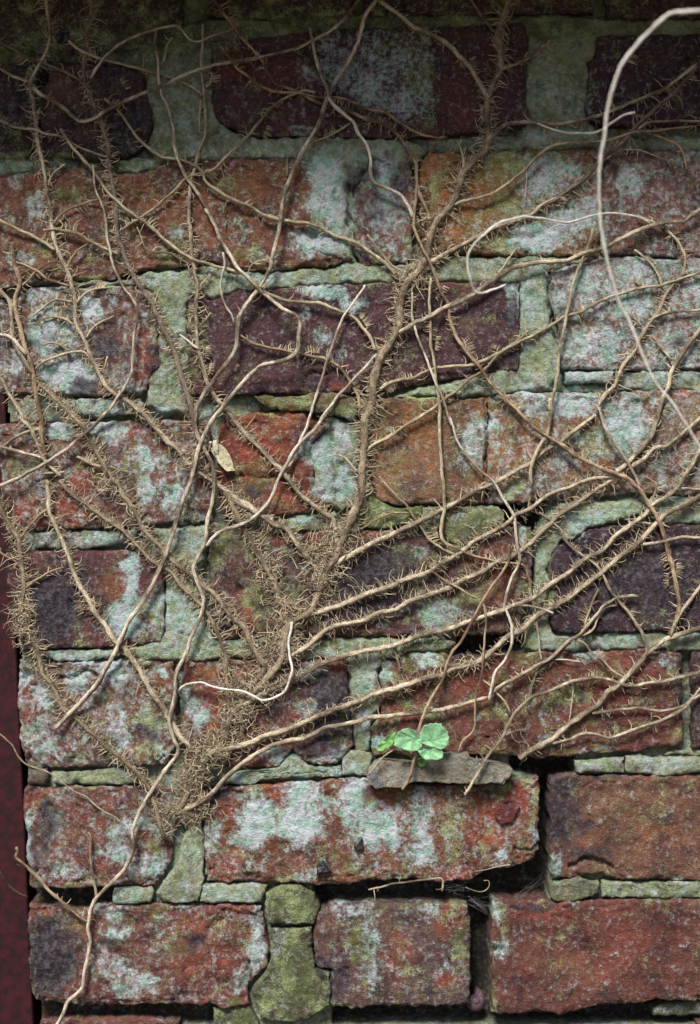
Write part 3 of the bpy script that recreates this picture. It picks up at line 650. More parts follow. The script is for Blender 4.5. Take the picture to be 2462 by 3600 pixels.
# mortar chunks that sit loose enough to be picked apart
MC = (.42, .48, .32)
CH = [
 ('B4 205,600 215,540 300,497 400,495 482,545 515,620 482,716 380,712 230,712', (.13, .13, .075), .6, 1.5, .05, .45),
 ('B4 242,737 470,737 482,958 578,988 572,1168 440,1262 190,1262 128,1080 200,1002 236,920', (.13, .13, .085), .8, .8, .05, .5),
 ('A4 1015,262 1060,152 1126,132 1140,300 1142,460 1104,592 910,594 866,545 900,500 966,400', MC, .6, 1.0, .25, .35),
 ('A4 640,512 850,507 858,545 842,600 655,604 630,580', MC, .5, 1.0, .35, .25),
 ('A4 1135,492 1488,491 1488,520 1462,598 1120,592', MC, .6, 1.2, .35, .3),
 ('A3 1245,1000 B3 100,967 220,962 290,945 362,874 402,892 450,944 638,940 636,1000 400,1012 172,1030 142,1056 0,1042 A3 1240,1045', MC, .6, .3, .35, .4),
 ('B3 645,900 690,854 790,862 812,900 782,990 642,998 634,930', MC, .6, .8, .35, .4),
 ('C3 884,908 1000,905 1168,893 1170,988 1000,992 900,985', MC, .8, -.5, .3, .35),
 ('C3 1177,893 1250,878 1300,902 1400,900 1530,893 1620,893 1620,985 1300,1000 1177,982', MC, .9, .0, .35, .3),
 ('C3 1412,862 1620,850 1620,888 1400,888', MC, .8, -3, .3, .3),
 ('C4 752,492 850,467 920,447 972,482 1028,477 1030,560 870,590 780,590 756,560', (.22, .21, .13), .9, .5, .1, .35),
 ('C4 1036,472 1300,482 1530,477 1640,480 1640,572 1530,570 1440,590 1390,572 1040,570', MC, .9, .2, .25, .35),
 ('C4 1335,1202 1450,1170 1620,1160 1620,1250 1345,1250', (.15, .16, .13), .8, -6, .2, .3),
 ('A4 1185,1192 1390,1168 1448,1275 1440,1330 1205,1330', (.14, .14, .09), .7, -1, .05, .5),
 ('B2 787,548 840,557 932,612 1088,602 1094,650 1042,700 832,735 762,725 732,702 772,640', (.18, .20, .10), .6, .5, .05, .7),
 ('B2 1092,604 1200,602 1210,640 1195,700 1150,770 1100,765 1060,700', MC, .6, .5, .15, .4),
 ('C2 155,607 300,602 460,602 500,640 488,692 330,790 240,833 168,795 148,720', (.22, .22, .13), .6, 1.5, .15, .4),
 ('B1 147,1097 400,1107 470,1080 520,1072 600,1087 720,1102 734,1200 700,1243 600,1202 430,1188 330,1182 250,1175 182,1140', (.20, .17, .09), .6, 3.5, .05, .35),
 ('A3 252,303 400,296 640,292 690,315 600,347 380,360 260,342', MC, .6, .4, .55, .2),
 ('C1 836,962 960,960 1112,962 1108,1022 980,1028 842,1034', MC, .5, .5, .65, .15),
 ('B3 955,272 1200,230 1288,252 1250,298 1000,303', (.24, .25, .17), .5, 1.0, .2, .4),
 ('A2 185,747 360,742 765,738 772,796 600,828 480,842 400,848 300,838 188,838', (.26, .26, .22), .9, .2, .35, .3),
 ('A1 385,1122 600,1102 758,1112 818,1150 750,1202 600,1216 482,1226 402,1182', (.30, .32, .26), 1.0, .0, .45, .35),
 ('A3 150,968 260,962 265,1048 148,1052', (.17, .14, .11), .8, .2, .1, .2),
 ('A3 285,975 620,962 780,968 770,1045 600,1050 420,1050 290,1045', MC, .8, -.2, .25, .45),
 ('B2 380,712 560,708 575,735 480,745 385,744', (.25, .23, .14), .6, -.3, .05, .3),
]
for poly, base, rough, h0, w, g in CH:
    piece('mortar_chunk', poly, wall, base, rough, h0, w, g, 0, R=15, depth=26, step=6.5, mat=M_MORTAR, ragged=.8)

# mortar bed: one continuous sheet with its own hollows
BED = [  # (level mm, softness px, outline)
 (-14, 16, 'A0 190,380 270,380 270,500 200,500'), (-9, 20, 'A0 240,690 340,690 560,850 900,700 830,900 640,900 380,800'),
 (-3, 20, 'A0 -60,840 400,850 420,930 100,955 -60,980'), (-1, 16, 'A0 640,890 900,880 900,940 760,960 650,960'),
 (-1.5, 20, 'A0 -80,180 600,200 1020,150 1200,100 B0 760,80 C0 600,75 1060,100 1700,100 1700,190 1000,205 640,210 600,130 B0 400,180 A0 1180,235 1180,430 1000,390 820,400 480,330 250,330 -80,330'),
 (.6, 14, 'A0 820,400 900,380 1010,390 1060,420 1190,430 1180,560 1200,650 1250,705 1320,735 1345,765 B0 200,775 340,760 700,775 1000,780 1120,835 1060,905 980,935 800,880 690,875 480,905 330,882 0,885 A0 1120,893 950,892 880,885 830,790 860,690 830,560'),
 (1.4, 22, 'B0 490,890 800,870 770,950 700,1060 700,1250 B1 700,330 560,320 430,240 450,120 B0 460,1130 490,1000'),
 (.5, 14, 'C0 640,210 1000,200 1000,330 960,350 970,500 940,600 960,670 1000,700 1030,800 790,832 700,832 590,800 600,720 650,690 610,560 625,400'),
 (-2, 14, 'C0 1030,770 1700,760 1700,835 1030,835'), (-4, 12, 'C0 80,770 590,750 590,835 80,845'),
 (-.5, 14, 'A1 400,460 640,455 790,420 1060,390 1180,360 1300,405 1480,420 B1 300,410 420,385 550,395 700,350 760,375 1000,362 C1 150,318 500,325 700,318 1026,330 1044,325 745,400 745,470 590,468 110,457 B1 1200,465 800,463 400,484 170,512 60,508 A1 1290,520 1200,558 1062,525 1042,620 1038,760 1055,1060 1080,1190 900,1195 820,1150 835,1000 888,930 880,560 860,505 800,485 400,482'),
 (.6, 14, 'C1 582,460 748,460 742,600 752,650 765,750 805,850 808,1060 640,1072 400,1092 250,1097 B1 900,1112 1000,1078 1150,1045 1230,1022 C1 240,1016 400,975 480,955 570,945 588,850 582,600'),
 (-4, 10, 'C1 830,1040 1110,1035 1110,1080 830,1085'), (-1, 12, 'C1 1110,965 1760,955 1760,1066 1110,1072'),
 (-4, 14, 'A1 -20,1088 400,1095 400,1240 -20,1250'), (-6, 14, 'A1 1055,1108 1450,1108 1450,1215 1080,1215'),
 (-.4, 12, 'B2 542,105 735,140 725,600 640,632 600,602 490,585 485,420 460,280 560,170'),
 (.8, 14, 'A2 862,735 1000,728 1172,715 1152,850 1105,950 1150,1100 1172,1260 A3 1200,250 1500,240 1500,335 1100,348 960,350 745,352 700,302 660,284 900,250 925,200 A2 925,980 905,880'),
 (-2, 12, 'B2 290,680 430,650 600,650 600,745 300,745'), (-3, 12, 'A2 -10,740 190,740 190,860 -10,860'),
 (.4, 12, 'C2 668,735 800,588 1130,574 1262,570 1350,560 1760,545 1760,702 1370,700 1262,645 1100,692 965,728 905,788 800,800 765,880 745,960 740,1062 690,1062 664,1060 664,850'),
 (-1.2, 10, 'C2 664,1060 740,1060 742,1200 C3 745,150 772,205 1250,193 1760,188 1760,300 1250,292 1000,290 760,302 700,292 600,292 610,150'),
 (-25, 8, 'C2 462,592 730,562 730,600 668,745 560,735 480,655'), (-16, 4, 'C2 648,722 668,722 664,1065 646,1065'),
 (-.6, 10, 'B3 400,300 560,235 700,232 1000,236 1200,222 1290,255 1240,308 1000,302 960,338 870,347 670,352 420,347'),
 (-22, 8, 'C3 238,222 480,214 604,214 604,294 520,304 400,325 240,314'),
 (-.3, 10, 'B3 673,350 868,345 828,440 845,530 862,610 803,700 793,862 715,862 692,600'),
 (-7, 20, 'A3 980,930 1240,930 1230,1200 1150,1260 1000,1200'),
 (-7, 14, 'A4 870,200 1140,130 1140,600 860,600'),
 (-26, 6, 'C3 535,890 885,895 885,995 760,1005 690,1005 535,970'), (-32, 5, 'C3 680,980 756,985 C4 758,500 740,600 430,592 300,580 120,575 120,470 430,395 680,370'),
 (-18, 12, 'A4 150,505 640,508 632,605 420,650 340,630 160,620'),
 (-26, 6, 'B4 470,490 780,475 1350,465 1490,530 1490,590 1340,612 900,610 510,640'), (-36, 5, 'B4 1352,550 1486,550 1490,1300 1345,1300'),
 (-16, 8, 'A4 150,1150 610,1170 1190,1165 1200,1290 150,1290'), (-28, 6, 'B4 590,1172 1370,1165 1480,1200 C4 860,1205 1000,1160 1350,1130 1760,1140 1760,1290 B4 590,1300'),
]
bx = np.arange(-60, 2660, 7.6); by = np.arange(-140, 3720, 7.6)
gx, gy = np.meshgrid(bx, by)
jx = gx + 9 * fbm(gx, gy, 50, 3, 201); jy = gy + 9 * fbm(gx, gy, 50, 3, 207)
hb = np.full(gx.shape, -8.0)
for lv, soft, s in BED:
    poly = P(s)
    x0, y0 = poly.min(0) - 60; x1, y1 = poly.max(0) + 60
    ii = np.where((by > y0) & (by < y1))[0]; jj = np.where((bx > x0) & (bx < x1))[0]
    sl = np.s_[ii[0]:ii[-1] + 1, jj[0]:jj[-1] + 1]
    sx, sy = (jx[sl], jy[sl]) if lv > -10 else (gx[sl], gy[sl])
    sd = seg_dist(sx, sy, poly) * np.where(inside(sx, sy, poly), 1, -1)
    f = sstep(-soft, soft * .4, sd)
    hb[sl] = hb[sl] * (1 - f) + lv * f
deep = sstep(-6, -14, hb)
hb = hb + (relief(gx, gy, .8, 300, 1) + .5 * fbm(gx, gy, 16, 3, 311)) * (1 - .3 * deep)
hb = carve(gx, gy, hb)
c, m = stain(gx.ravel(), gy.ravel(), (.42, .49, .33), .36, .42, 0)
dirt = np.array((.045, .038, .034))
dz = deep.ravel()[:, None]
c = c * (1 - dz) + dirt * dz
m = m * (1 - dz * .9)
topdark = sstep(330, 120, gy.ravel() + 40 * fbm(gx.ravel(), gy.ravel(), 120, 3, 401))
m[:, 1] = np.maximum(m[:, 1], topdark * .6); m[:, 0] *= 1 - topdark
ee = gx.ravel() > EDGE(gy.ravel()) + 6
F = grid_faces(len(bx), len(by))
F = F[ee[F].all(1)]
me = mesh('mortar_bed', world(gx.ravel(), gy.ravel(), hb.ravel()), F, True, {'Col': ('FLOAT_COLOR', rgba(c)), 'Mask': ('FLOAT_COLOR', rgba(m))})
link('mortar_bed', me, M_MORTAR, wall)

# the rest of the wall, out of the picture: more bricks, plain bed, core
def flat_box(name, x0, x1, y0, y1, ha, hbk, mat, parent, base=None):
    X = [(x0, y0), (x1, y0), (x1, y1), (x0, y1)]
    V = np.concatenate([world(*np.array(X).T, ha), world(*np.array(X).T, hbk)])
    Fc = [(0, 3, 2, 1), (4, 5, 6, 7), (0, 1, 5, 4), (1, 2, 6, 5), (2, 3, 7, 6), (3, 0, 4, 7)]
    at = None
    if base is not None:
        at = {'Col': ('FLOAT_COLOR', rgba(np.tile(base, (8, 1)))), 'Mask': ('FLOAT_COLOR', rgba(np.tile((.2, .25, 0), (8, 1))))}
    return link(name, mesh(name, V, Fc, False, at), mat, parent)
TOPY, BOTY, RGT = -2560, 7976, 6300
flat_box('mortar_bed', 60, RGT, 3726, BOTY, -9, -30, M_MORTAR, wall, (.20, .21, .155))
flat_box('mortar_bed', -100, RGT, TOPY, -146, -9, -30, M_MORTAR, wall, (.20, .21, .155))
flat_box('mortar_bed', 2665, RGT, -146, 3726, -9, -30, M_MORTAR, wall, (.20, .21, .155))
flat_box('wall_core', 110, RGT - 20, TOPY + 10, BOTY, -52, -215, M_MORTAR, wall, (.1, .08, .06))
rows = [(118, 487), (548, 945), (1008, 1385), (1400, 1855), (1875, 2225), (2322, 2660), (2735, 3095), (3168, 3555)]
protos = {}
rnd = random.Random(5)
def generic(kind, var):
    key = (kind, var)
    if key not in protos:
        wd = 1235 if kind == 's' else 600
        x0, y0 = 6000 + var * 1500, 9000 + var * 900
        base = [RED, (.25, .1, .06), PLUM, (.20, .08, .06), BROWN][var % 5]
        n = piece('brick', np.array([(x0, y0), (x0 + wd * .5, y0 + 4), (x0 + wd, y0), (x0 + wd + 3, y0 + 190), (x0 + wd, y0 + 380), (x0 + wd * .5, y0 + 378), (x0, y0 + 380), (x0 - 3, y0 + 190)]), wall, base, .8, 0, .15 * (var % 3), .15, .05, step=22, origin=(x0, y0))
        protos[key] = n.data
        bpy.data.objects.remove(n)
    return protos[key]
def gen_brick(x, y, kind):
    o = link('brick', generic(kind, rnd.randrange(5)), None, wall)
    o.location = world(x, y, rnd.uniform(-1, .6)).reshape(3)
RIGHT_END = [3319, 2735, 2570, 2948, 3162, 2660, 3162, 2960]
def fill_row(y, x, start):
    kd = start
    while x < RGT - 300:
        gen_brick(x, y, kd); x += (1235 if kd == 's' else 600) + 58; kd = 'h' if kd == 's' else 's'
for r, (y0, y1) in enumerate(rows):
    fill_row(y0, RIGHT_END[r] + 55, 'sh'[r % 2])
fill_row(-350, 2590, 's'); fill_row(3600, 2460, 'h')
for k in range(5):
    fill_row(-350 - 441 * (k + 1), EDGE(-350 - 441 * (k + 1)), 'hs'[k % 2])
for k in range(9):
    fill_row(4060 + 441 * k, EDGE(4000) + 20, 'sh'[k % 2])

# ------------------------------------------------------------------ around the wall
gd = 400.0
g = link('ground', mesh('ground', [(-gd, -gd, 0), (gd, -gd, 0), (gd, gd, 0), (-gd, gd, 0)], [(0, 1, 2, 3)], False), M_GROUND)
tag(g, kind='structure')

def lean_box(name, xa, xb, ha, hbk, mat, parent, y0=TOPY, y1=BOTY, bev=4):
    """upright board, leaning with the brick edge; chamfered front edges"""
    V, Fc = [], []
    prof = [(xa, hbk), (xa, ha - bev * PX), (xa + bev, ha), (xb - bev, ha), (xb, ha - bev * PX), (xb, hbk)]
    ys = np.linspace(y0, y1, 24)
    for y in ys:
        off = (y - 3600) * 0.045
        for px, hh in prof:
            V.append(world(px + off + 1.5 * perlin(y / 260., px / 50.), y, hh + .3 * perlin(y / 90., px / 30., 3)).tolist())
    n = len(prof)
    for i in range(len(ys) - 1):
        for j in range(n):
            a, b = i * n + j, i * n + (j + 1) % n
            Fc.append((a, b, b + n, a + n))
    Fc.append(tuple(range(n))); Fc.append(tuple(range((len(ys) - 1) * n, len(ys) * n))[::-1])
    return link(name, mesh(name, V, Fc, False), mat, parent)
fr = empty('door_frame', world(0, BOTY, -40).reshape(3))
inv = fr.location
jb = lean_box('frame_post', -430, 84, -26, -110, M_PAINT, None)
jm = lean_box('inner_jamb', 60, 260, -62, -130, M_JAMB, None)
for o in (jb, jm):
    o.parent = fr; o.location = -inv
tag(fr, 'dark red painted timber post beside the left end of the brick wall', 'door frame')

shade_sill = empty('added_shade_sill', world(1500, -200, 0).reshape(3))  # unseen ledge, added above the view to shade the top of the wall
def shade_sill_stone(x0, x1):
    prof = [(-60, -62), (84, -52), (102, -75), (102, -330), (-60, -400)]   # (height off the wall, picture row)
    V, Fc = [], []
    xs = np.linspace(x0, x1, 40)
    for x in xs:
        for hh, y in prof:
            V.append(world(x, y + 5 * perlin(x / 90., y / 40.), hh + 2 * perlin(x / 70., y / 60., 4) * (hh > 0)).tolist())
    n = len(prof)
    for i in range(len(xs) - 1):
        for j in range(n):
            a, b = i * n + j, i * n + (j + 1) % n
            Fc.append((a, b, b + n, a + n))
    Fc.append(tuple(range(n))); Fc.append(tuple(range((len(xs) - 1) * n, len(xs) * n))[::-1])
    return link('shade_sill_block', mesh('shade_sill_block', V, Fc, False), M_STONE, None)
for x0, x1 in ((-900, 1800), (1812, 4500)):
    o = shade_sill_stone(x0, x1); o.parent = shade_sill; o.location = -shade_sill.location
tag(shade_sill, 'added grey stone ledge, unseen above the view, shading the top of the wall', 'shade_sill')

# the thin gritty slab wedged under the seedling
piece('mortar_slab', 'X 105,620 130,560 235,490 330,505 520,510 640,490 800,450 870,432 940,440 1035,425 1060,475 1150,490 1300,520 1465,575 1440,620 1360,715 1290,700 1130,718 900,705 740,700 540,690 420,745 310,735 180,760 120,700', wall, (.37, .36, .295), .28, 9.0, .0, .0, 0, R=5, depth=22, step=5, mat=M_MORTAR, ragged=.5, tilt=(.3, -1.2), tw='clean')['label'] = 'thin gritty grey-brown slab jutting out under the green seedling'

# two dark stones baked into the long pale brick
for poly in ('B4 500,390 510,350 545,340 570,375 578,415 540,432 498,430', 'B4 705,268 735,228 755,232 762,292 730,300 708,288'):
    piece('embedded_stone', poly, wall, (.04, .022, .035), .25, 2.6, 0, 0, 0, R=9, depth=12, step=4, ragged=.3, tw='clean')
piece('embedded_stone', 'C4 435,95 510,0 580,50 545,145 470,150', wall, (.21, .05, .045), .4, 1.7, 0, 0, .1, R=4, depth=10, step=5, ragged=.4, tw='clean')
#STEMS
# ------------------------------------------------------------------ ivy: stems traced along the wall
def catmull(p, step=9.0):
    if len(p) < 3: 
        n = max(3, int(np.hypot(*(p[-1] - p[0])) / step)); return resample(p, n)
    q = np.concatenate([[2 * p[0] - p[1]], p, [2 * p[-1] - p[-2]]])
    out = []
    for i in range(1, len(q) - 2):
        n = max(2, int(np.hypot(*(q[i + 1] - q[i])) / step))
        t = np.linspace(0, 1, n, endpoint=False)[:, None]
        a, b, c2, d = q[i - 1], q[i], q[i + 1], q[i + 2]
        out.append(.5 * (2 * b + (c2 - a) * t + (2 * a - 5 * b + 4 * c2 - d) * t ** 2 + (3 * b - a - 3 * c2 + d) * t ** 3))
    out.append(q[-2][None])
    return np.concatenate(out)

TONES = [((.54, .48, .375), (.125, .10, .072)),    # 0 hairy tan bark
         ((.68, .64, .57), (.26, .21, .165)),     # 1 pale, bleached
         ((.24, .20, .165), (.08, .06, .05)),     # 2 dark
         ((.44, .34, .24), (.13, .085, .055)),    # 3 warm brown
         ((.86, .86, .84), (.66, .65, .62)),      # 4 bleached white
         ((.52, .47, .34), (.19, .155, .10)),     # 5 greenish tan
         ((.60, .54, .45), (.13, .10, .075)),     # 6 weathered brown
         ((.31, .26, .19), (.095, .073, .052))]   # 7 shaggy trunk bark
sseed = [500]
def stem_mesh(name, pts, rad, hgt, tone, sides=9, cut=True):
    """tapering bark tube; pts in picture pixels, rad in px, hgt = height of the axis off the wall (mm)"""
    sseed[0] += 3; sd = sseed[0]
    n = len(pts)
    s = np.r_[0, np.cumsum(np.hypot(*np.diff(pts, axis=0).T))]
    C = world(pts[:, 0], pts[:, 1], hgt)
    T = np.gradient(C, axis=0); T /= np.linalg.norm(T, axis=1)[:, None] + 1e-12
    up = np.array([0, -1.0, 0])
    Bn = np.cross(T, up); Bn /= np.linalg.norm(Bn, axis=1)[:, None] + 1e-12
    Nn = np.cross(Bn, T)
    th = np.linspace(0, 2 * np.pi, sides, endpoint=False)
    sa = s[:, None]; ta = th[None, :]
    knot = 1 + .34 * sstep(.45, .75, perlin(s / 55., np.full(n, sd * .37), 2))
    lump = 1 + .22 * perlin(sa / 26. + 0 * ta, np.cos(ta) * 1.3 + np.sin(ta) * .7 + sd + 0 * sa, 1) + .20 * perlin(sa / 8. + 0 * ta, ta * 1.4 + sd + 0 * sa, 4)
    r = (rad * knot)[:, None] * lump * PX * MM
    V = C[:, None] + Bn[:, None] * (r * np.cos(ta))[..., None] + Nn[:, None] * (r * np.sin(ta))[..., None]
    i = np.arange(n * sides).reshape(n, sides); j = np.roll(i, -1, 1)
    F = np.stack([i[:-1], j[:-1], j[1:], i[1:]], -1).reshape(-1, 4)
    V = V.reshape(-1, 3)
    # ends: small domes
    caps = []
    for ci, ring, sg in ((0, i[0], -1), (n - 1, i[-1], 1)):
        V = np.concatenate([V, (C[ci] + T[ci] * sg * rad[ci] * PX * MM * .5)[None]])
        k = len(V) - 1
        for a_, b_ in zip(ring, np.roll(ring, -1)):
            caps.append((a_, b_, k, k) if sg > 0 else (b_, a_, k, k))
    Fl = [tuple(q) for q in F.tolist()] + [q[:3] for q in caps]
    light, dark = (np.array(c_) for c_ in TONES[tone])
    f = np.clip(.5 + 1.0 * perlin(sa / 120. + 0 * ta, .4 * np.cos(ta) + sd * .21 + 0 * sa, 6) + .55 * perlin(sa / 22. + 0 * ta, ta * .5 + sd + 0 * sa, 8) + .22 * np.sin(ta), 0, 1) ** 1.2  # last term paints shading into the bark: underside darker, outer side lighter
    # stretches where the bark has gone dark
    dk = sstep(.22, .48, perlin(s / 95., np.full(n, sd * .73), 9))[:, None] * (.9 if tone in (1, 3, 6) else .6)
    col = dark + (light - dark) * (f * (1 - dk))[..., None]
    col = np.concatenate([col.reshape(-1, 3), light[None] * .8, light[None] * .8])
    bk = np.stack([np.cos(ta) * 2.2 + 0 * sa, np.sin(ta) * 2.2 + 0 * sa, sa * .035 + sd + 0 * ta], -1).reshape(-1, 3)
    bk = np.concatenate([bk, bk[:1], bk[-1:]])
    return mesh(name, V, Fl, True, {'Col': ('FLOAT_COLOR', rgba(col)), 'Bark': ('FLOAT_VECTOR', bk)})

class Hairs:
    def __init__(s): s.v, s.f, s.c = [], [], []
    def add(s, x, y, h, ang, L, bend, r, hend=.7, wob=0.0, n=5):
        """one rootlet: from (x, y, h) along ang (picture), curling by bend"""
        b0 = len(s.v)
        u_ = RH.random() ** 1.4; c0 = (.44 * u_ + .11 * (1 - u_), .37 * u_ + .082 * (1 - u_), .265 * u_ + .056 * (1 - u_)); s.c.extend([c0] * (3 * n))
        a_ = ang; px, py = x, y
        for i in range(n):
            t = i / (n - 1)
            hh = h + (hend - h) * min(1, t * 1.6) + .5 * math.sin(t * 3.1) * (1 if wob else .2)
            rr = r * (1 - .62 * t) * PX
            dx, dy = -math.sin(a_), math.cos(a_)
            for q in range(3):
                c_, s_ = math.cos(q * 2.094 + .5), math.sin(q * 2.094 + .5)
                s.v.append(((px + dx * c_ * rr / PX - 1231) * PX * MM, -(hh + s_ * rr) * MM, ZC + (1800 - py - dy * c_ * rr / PX) * PX * MM))
            if i:
                for q in range(3):
                    q2 = (q + 1) % 3; A = b0 + (i - 1) * 3; B = b0 + i * 3
                    s.f.append((A + q, A + q2, B + q2, B + q))
            st_ = L / (n - 1)
            px += math.cos(a_) * st_; py += math.sin(a_) * st_
            a_ += bend / (n - 1) + (RH.uniform(-1, 1) * wob)
    def build(s, name, parent):
        if not s.f: return None
        o = link(name, mesh(name, np.array(s.v), np.array(s.f), True, {'Col': ('FLOAT_COLOR', rgba(np.array(s.c)))}), M_ROOT, parent)
        tag(o, kind='stuff')
        return o
RH = random.Random(11)

def rootlets(pts, rad, hgt, hair, comb):
    H = Hairs()
    s = np.r_[0, np.cumsum(np.hypot(*np.diff(pts, axis=0).T))]
    T = np.gradient(pts, axis=0)
    tot = s[-1]
    def at(d):
        i = int(np.clip(np.searchsorted(s, d) - 1, 0, len(pts) - 2)); f = (d - s[i]) / max(1e-6, s[i + 1] - s[i])
        p = pts[i] * (1 - f) + pts[i + 1] * f
        hg = hgt[i] if hasattr(hgt, '__len__') else hgt
        return p, math.atan2(T[i][1], T[i][0]), rad[i], hg
    # clinging roots along the stem, thick and thin by stretches
    for side in (-1, 1):
        d = RH.uniform(0, 10)
        ph = RH.uniform(0, 100)
        while d < tot and hair > 0:
            dens = hair * (.6 + 1.1 * max(0, float(perlin(d / 90., ph, 3)) + .35))
            p, an, r, hg = at(d)
            if RH.random() < min(1, dens * 1.15):
                L = RH.uniform(10, 46) * (.75 + .55 * hair) * (1.5 if RH.random() < .12 else 1)
                aa = an + side * (math.pi / 2 + RH.uniform(-1, 1))
                H.add(p[0] + math.cos(an + side * 1.57) * r * .6, p[1] + math.sin(an + side * 1.57) * r * .6, max(.8, hg - r * PX * .4), aa, L, RH.uniform(-1.7, 1.7), RH.uniform(1.4, 2.5), RH.uniform(.8, 3.0), .34, 6)
            d += RH.uniform(1.8, 7)
        # short fuzz
        d = 0
        while d < tot and hair > .3:
            p, an, r, hg = at(d)
            u = RH.uniform(.2, 1)
            H.add(p[0] + math.cos(an + side * 1.57) * r * u, p[1] + math.sin(an + side * 1.57) * r * u, hg + r * PX * math.sqrt(1 - u * u) * .9, an + side * RH.uniform(.2, 1.9), RH.uniform(6, 18), RH.uniform(-1.6, 1.6), RH.uniform(1.0, 1.7), hg + RH.uniform(-2, 1), .3, 3)
            d += RH.uniform(3, 9) / hair
    # neat combs of short roots on one side
    for k in range(int(comb * tot / 130 + RH.random() * (comb > 0))):
        d0 = RH.uniform(0, max(1, tot - 40)); side = RH.choice((-1, 1)); m_ = RH.randint(6, 12); tl = RH.uniform(-.5, .5); L0 = RH.uniform(20, 36); bd = RH.uniform(-.5, .5)
        for q in range(m_):
            d = d0 + q * RH.uniform(4.2, 5.6)
            if d >= tot: break
            p, an, r, hg = at(d)
            L = L0 * (.55 + .45 * math.sin(math.pi * (q + 1) / (m_ + 1))) * RH.uniform(.85, 1.1)
            H.add(p[0] + math.cos(an + side * 1.57) * r * .5, p[1] + math.sin(an + side * 1.57) * r * .5, max(.8, min(hg - r * PX * .4, 4)), an + side * (1.57 + tl) + RH.uniform(-.12, .12), L, bd, RH.uniform(1.9, 2.7), RH.uniform(1, 2.2))
    return H

THINGS = {}
def add_stem(key, w0, w1, hair, comb, tone, h, path, ray=False):
    pts = P(path)
    # stems run on past the edges of the picture
    def run_on(p, q):
        d = (p - q) / np.hypot(*(p - q))
        if p[0] > 2385 and d[0] > .25: return p + d * min(260, (2640 - p[0]) / d[0])
        if p[1] < 75 and d[1] < -.25: return p + d * max(1, (p[1] + 40) / -d[1])
        if p[0] < 26 and d[0] < -.25: return p + d * 45
        return None
    if key[0] != 'K':
        e0, e1 = run_on(pts[0], pts[1]), run_on(pts[-1], pts[-2])
        if e0 is not None: pts = np.concatenate([e0[None], pts])
        if e1 is not None: pts = np.concatenate([pts, e1[None]])
    pts = catmull(pts)
    n = len(pts)
    t = np.linspace(0, 1, n)
    sseed[0] += 1
    wob = 2.2
    sarr = np.r_[0, np.cumsum(np.hypot(*np.diff(pts, axis=0).T))]
    pts = pts + wob * np.stack([perlin(sarr / 48., np.full(n, sseed[0] * .31), 5), perlin(sarr / 48., np.full(n, sseed[0] * .57 + 9), 6)], -1)
    rad = (w0 + (w1 - w0) * t) / 2 * (.70 if hair > .3 else .77)
    hv = np.interp(t, np.linspace(0, 1, len(h)), h) if isinstance(h, (list, tuple)) else np.full(n, float(h))
    hv = hv + rad * PX * .85 + .9 * perlin(sarr / 110., np.full(n, sseed[0] * .43), 7)
    hv = np.maximum(hv, rad * PX * .6 + .5)
    if ray:
        pts = np.stack(on_ray(pts[:, 0], pts[:, 1], hv), -1)
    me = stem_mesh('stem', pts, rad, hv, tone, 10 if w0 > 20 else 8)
    H = rootlets(pts, rad, hv, hair, comb)
    THINGS.setdefault(key, []).append((me, H, pts))

